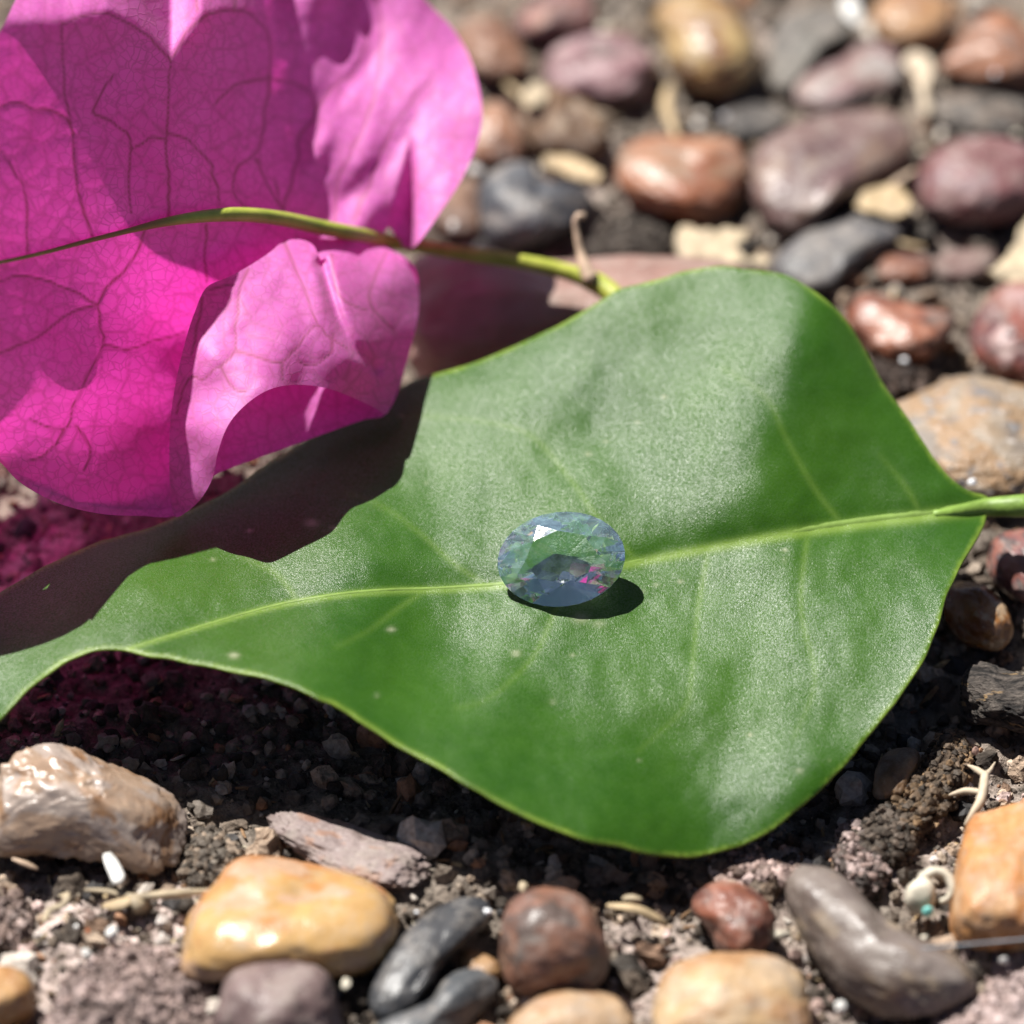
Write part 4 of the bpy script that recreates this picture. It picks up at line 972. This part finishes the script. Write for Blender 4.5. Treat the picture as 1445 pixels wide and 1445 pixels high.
def chip(name, poly, z, thick, mat, label, cat, group=None, bend=0.0, seed=0):
    poly = catmull(poly, 9.0); poly = poly + rng.normal(size=poly.shape) * (2.2 if np.ptp(poly[:, 0]) > 40 else 0.4)
    """A small plate with a traced outline, real thickness and a bent, uneven face."""
    v, f, ring, ed = sheet(poly, 4.0)
    c = v.mean(0); r = np.hypot(*((v - c).T)) / 30
    zz = z + bend * (v[:, 0] - c[0]) / 30 + 0.16 * VN.fbm(np.stack([v[:, 0] / 15, v[:, 1] / 15, 0 * v[:, 0] + seed], 1), 2)
    p = unproj(v[:, 0], v[:, 1], zz)
    dn = np.array([0, 0.35, -1.0]) * thick
    b = p + dn; n = len(p)
    # face up
    a0, a1, a2 = (p[i] for i in f[0])
    if np.cross(a1 - a0, a2 - a0)[2] < 0: f = [x[::-1] for x in f]
    F = list(f) + [tuple(i + n for i in x[::-1]) for x in f]
    for i in range(len(ring)):
        s, t = ring[i], ring[(i + 1) % len(ring)]; F.append((s, t, t + n, s + n))
    o = mesh_obj(name, np.concatenate([p, b]), F, mat, origin=p.mean(0))
    bm = bmesh.new(); bm.from_mesh(o.data); bmesh.ops.recalc_face_normals(bm, faces=bm.faces); bm.to_mesh(o.data); bm.free()
    return tag(o, label, cat, group)
chip("white_chip", [(145,1206),(156,1203),(166,1214),(176,1236),(170,1246),(160,1247),(154,1234)], 2.6, .22, M['white_chip'], "small white plastic chip in front of the quartz stone", "chip")
GC = "pale leaf scraps among the background pebbles"
chip("leaf_scrap", [(957,334),(964,318),(978,320),(990,326),(1002,322),(1012,328),(1026,322),(1040,326),(1056,320),(1050,340),(1036,352),(1060,360),(1088,362),(1082,374),(1040,372),(1000,368),(968,364),(952,352)], 2.6, .12, M['pale_straw'], "jagged cream leaf scrap below the terracotta pebble", "leaf scrap", GC, .2, 1)
chip("leaf_scrap", [(1205,278),(1222,266),(1250,262),(1274,268),(1288,282),(1282,298),(1262,306),(1240,302),(1222,298),(1208,292)], 2.4, .12, M['straw'], "crumpled tan leaf scrap resting on the end of the charcoal grey pebble", "leaf scrap", GC, .1, 2)
chip("leaf_scrap", [(1396,384),(1412,372),(1428,350),(1444,316),(1470,300),(1490,330),(1490,400),(1450,402),(1424,398),(1408,394)], 3.4, .4, M['pale_straw'], "large cream leaf scrap at the right edge above the brick red pebble", "leaf scrap", GC, .3, 3)
chip("leaf_scrap", [(736,132),(748,118),(762,116),(772,128),(766,146),(750,150),(738,144)], 3.2, .3, M['pale_straw'], "cream leaf scrap lying on top of the brown crusted stone", "leaf scrap", GC, .1, 4)
chip("leaf_scrap", [(1186,4),(1196,-8),(1208,0),(1216,20),(1212,36),(1200,28),(1190,16)], 3.0, .3, M['white_chip'], "whitish scrap at the top edge between grey stone and light tan pebble", "leaf scrap", GC, .1, 5)
chip("leaf_scrap", [(768,226),(790,218),(820,226),(846,244),(840,258),(812,250),(786,242)], 2.6, .3, M['straw'], "pale torn scrap behind the dark slate blue stone", "leaf scrap", GC, .1, 6)
chip("leaf_scrap", [(1274,82),(1290,74),(1312,80),(1316,100),(1310,126),(1316,150),(1304,158),(1296,132),(1290,104)], 1.6, .3, M['root'], "grey beige scrap hanging down beside the pinkish beige pebble", "leaf scrap", GC, .1, 7)
# bleached broken shell with a teal spot and an open ring
sh = P(1310, 1266, 1.6)
shell = tag(empty("broken_shell", sh), "cream broken seed shell with a teal spot left of the orange block pebble", "shell")
v, f = ICO[3]
vv = v * (1 + 0.14 * VN.fbm(v * 1.8 + 4, 2))[:, None]
mesh_obj("shell_body", P(1299, 1265, 1.9) + vv * np.array([0.86, 0.8, 1.15]), f, M['shell'], shell, sh)
mesh_obj("teal_spot", P(1309, 1286, 2.15) + vv * np.array([0.30, 0.22, 0.34]), f, M['teal'], shell, sh)
strip("rim", [(1300,1240,2.6),(1318,1230,2.8),(1336,1236,2.6),(1344,1254,2.2),(1338,1268,1.8),(1326,1272,1.6)], [.3,.3,.26,.26,.2,.14], M['shell'], None, None, parent=shell, origin=sh)
# small pale stones that catch the light
GQ = "tiny white quartz chips between the pebbles"
for i, (px, py, z, s, mk, label) in enumerate([
  (1022, 166, 1.4, .42, 'quartz', "brightest white quartz grain, above the terracotta pebble's right end"),
  (985, 178, 1.2, .48, 'white_chip', "cream grain left of the brightest quartz grain"),
  (1404, 104, 3.6, .22, 'quartz', "glinting white grain stuck on the orange pyramid pebble"),
  (1300, 216, 1.2, .40, 'shell', "cream grain beside the reddish mauve pebble's left end"),
  (1436, 190, 1.4, .42, 'shell', "cream grain above the reddish mauve pebble at the right edge"),
  (670, 240, 1.6, .50, 'white_chip', "white fleck between bract edge and slate blue stone"),
  (640, 320, 1.8, .46, 'white_chip', "white fleck under the bract's pointed tip"),
  (852, 40, 1.2, .55, 'shell', "cream grain at the top, left of the yellow pebble"),
  (1276, 508, 1.4, .28, 'quartz', "tiny bright grain under the terracotta wedge"),
  (1372, 680, 4.2, .30, 'quartz', "glinting grain at the granite pebble's lower end above the leaf stalk"),
  (687, 1287, 2.0, .36, 'quartz', "white quartz grain at the upper end of the black slate pebble"),
  (588, 1288, 1.8, .24, 'quartz', "small white grain left of the black slate pebble's upper end"),
  (738, 1252, 2.6, .38, 'pale_straw', "cream flake on the upper left of the round brown pebble"),
  (158, 1318, 1.8, .42, 'white_chip', "white crumb at the lower left between sprig and golden pebble"),
  (122, 1346, 1.6, .34, 'white_chip', "small white crumb below and left of the larger one by the sprig"),
  (108, 1308, 1.6, .26, 'white_chip', "tiny white crumb left of the rusty one"),
  (124, 1314, 1.6, .26, 'rust', "tiny rust orange crumb below the dried sprig"),
  (1104, 1320, 1.6, .5, 'shell', "pale pink crumb between the red brown and the grey brown pebble"),
  (1304, 1326, 1.8, .42, 'shell', "cream crumb just below the broken seed shell"),
  (488, 1388, 2.0, .42, 'shell', "cream crumb in front of the honey pebble's right end"),
  (1416, 1356, 2.0, .34, 'white_chip', "whitish crumb under the grey strand at the right edge"),
  (1186, 1420, 1.8, .40, 'white_chip', "whitish crumb at the bottom below the long grey brown pebble"),
  (1376, 1060, 2.2, .36, 'pinkish', "pinkish bead of soil just above the forked root"),
]):
    if mk not in M: M[mk] = plain(mk + "_crumb", {'rust': (0.55, 0.17, 0.06), 'pinkish': (0.42, 0.27, 0.22)}[mk], 0.5, 0.3)
    r = np.random.default_rng(500 + i); vn = VNoise(500 + i)
    q = ICO[2][0] * (1 + 0.30 * vn.fbm(ICO[2][0] * 1.7 + 3, 2) + r.uniform(-.12, .12, len(ICO[2][0])))[:, None] * s * 0.7 * r.uniform(0.6, 1.3, 3)
    p0 = P(px, py, z)
    tag(mesh_obj("quartz_grain" if mk == 'quartz' else "pale_crumb", p0 + q, ICO[2][1], M[mk], origin=p0, smooth_shade=False), label, "crumb", GQ)
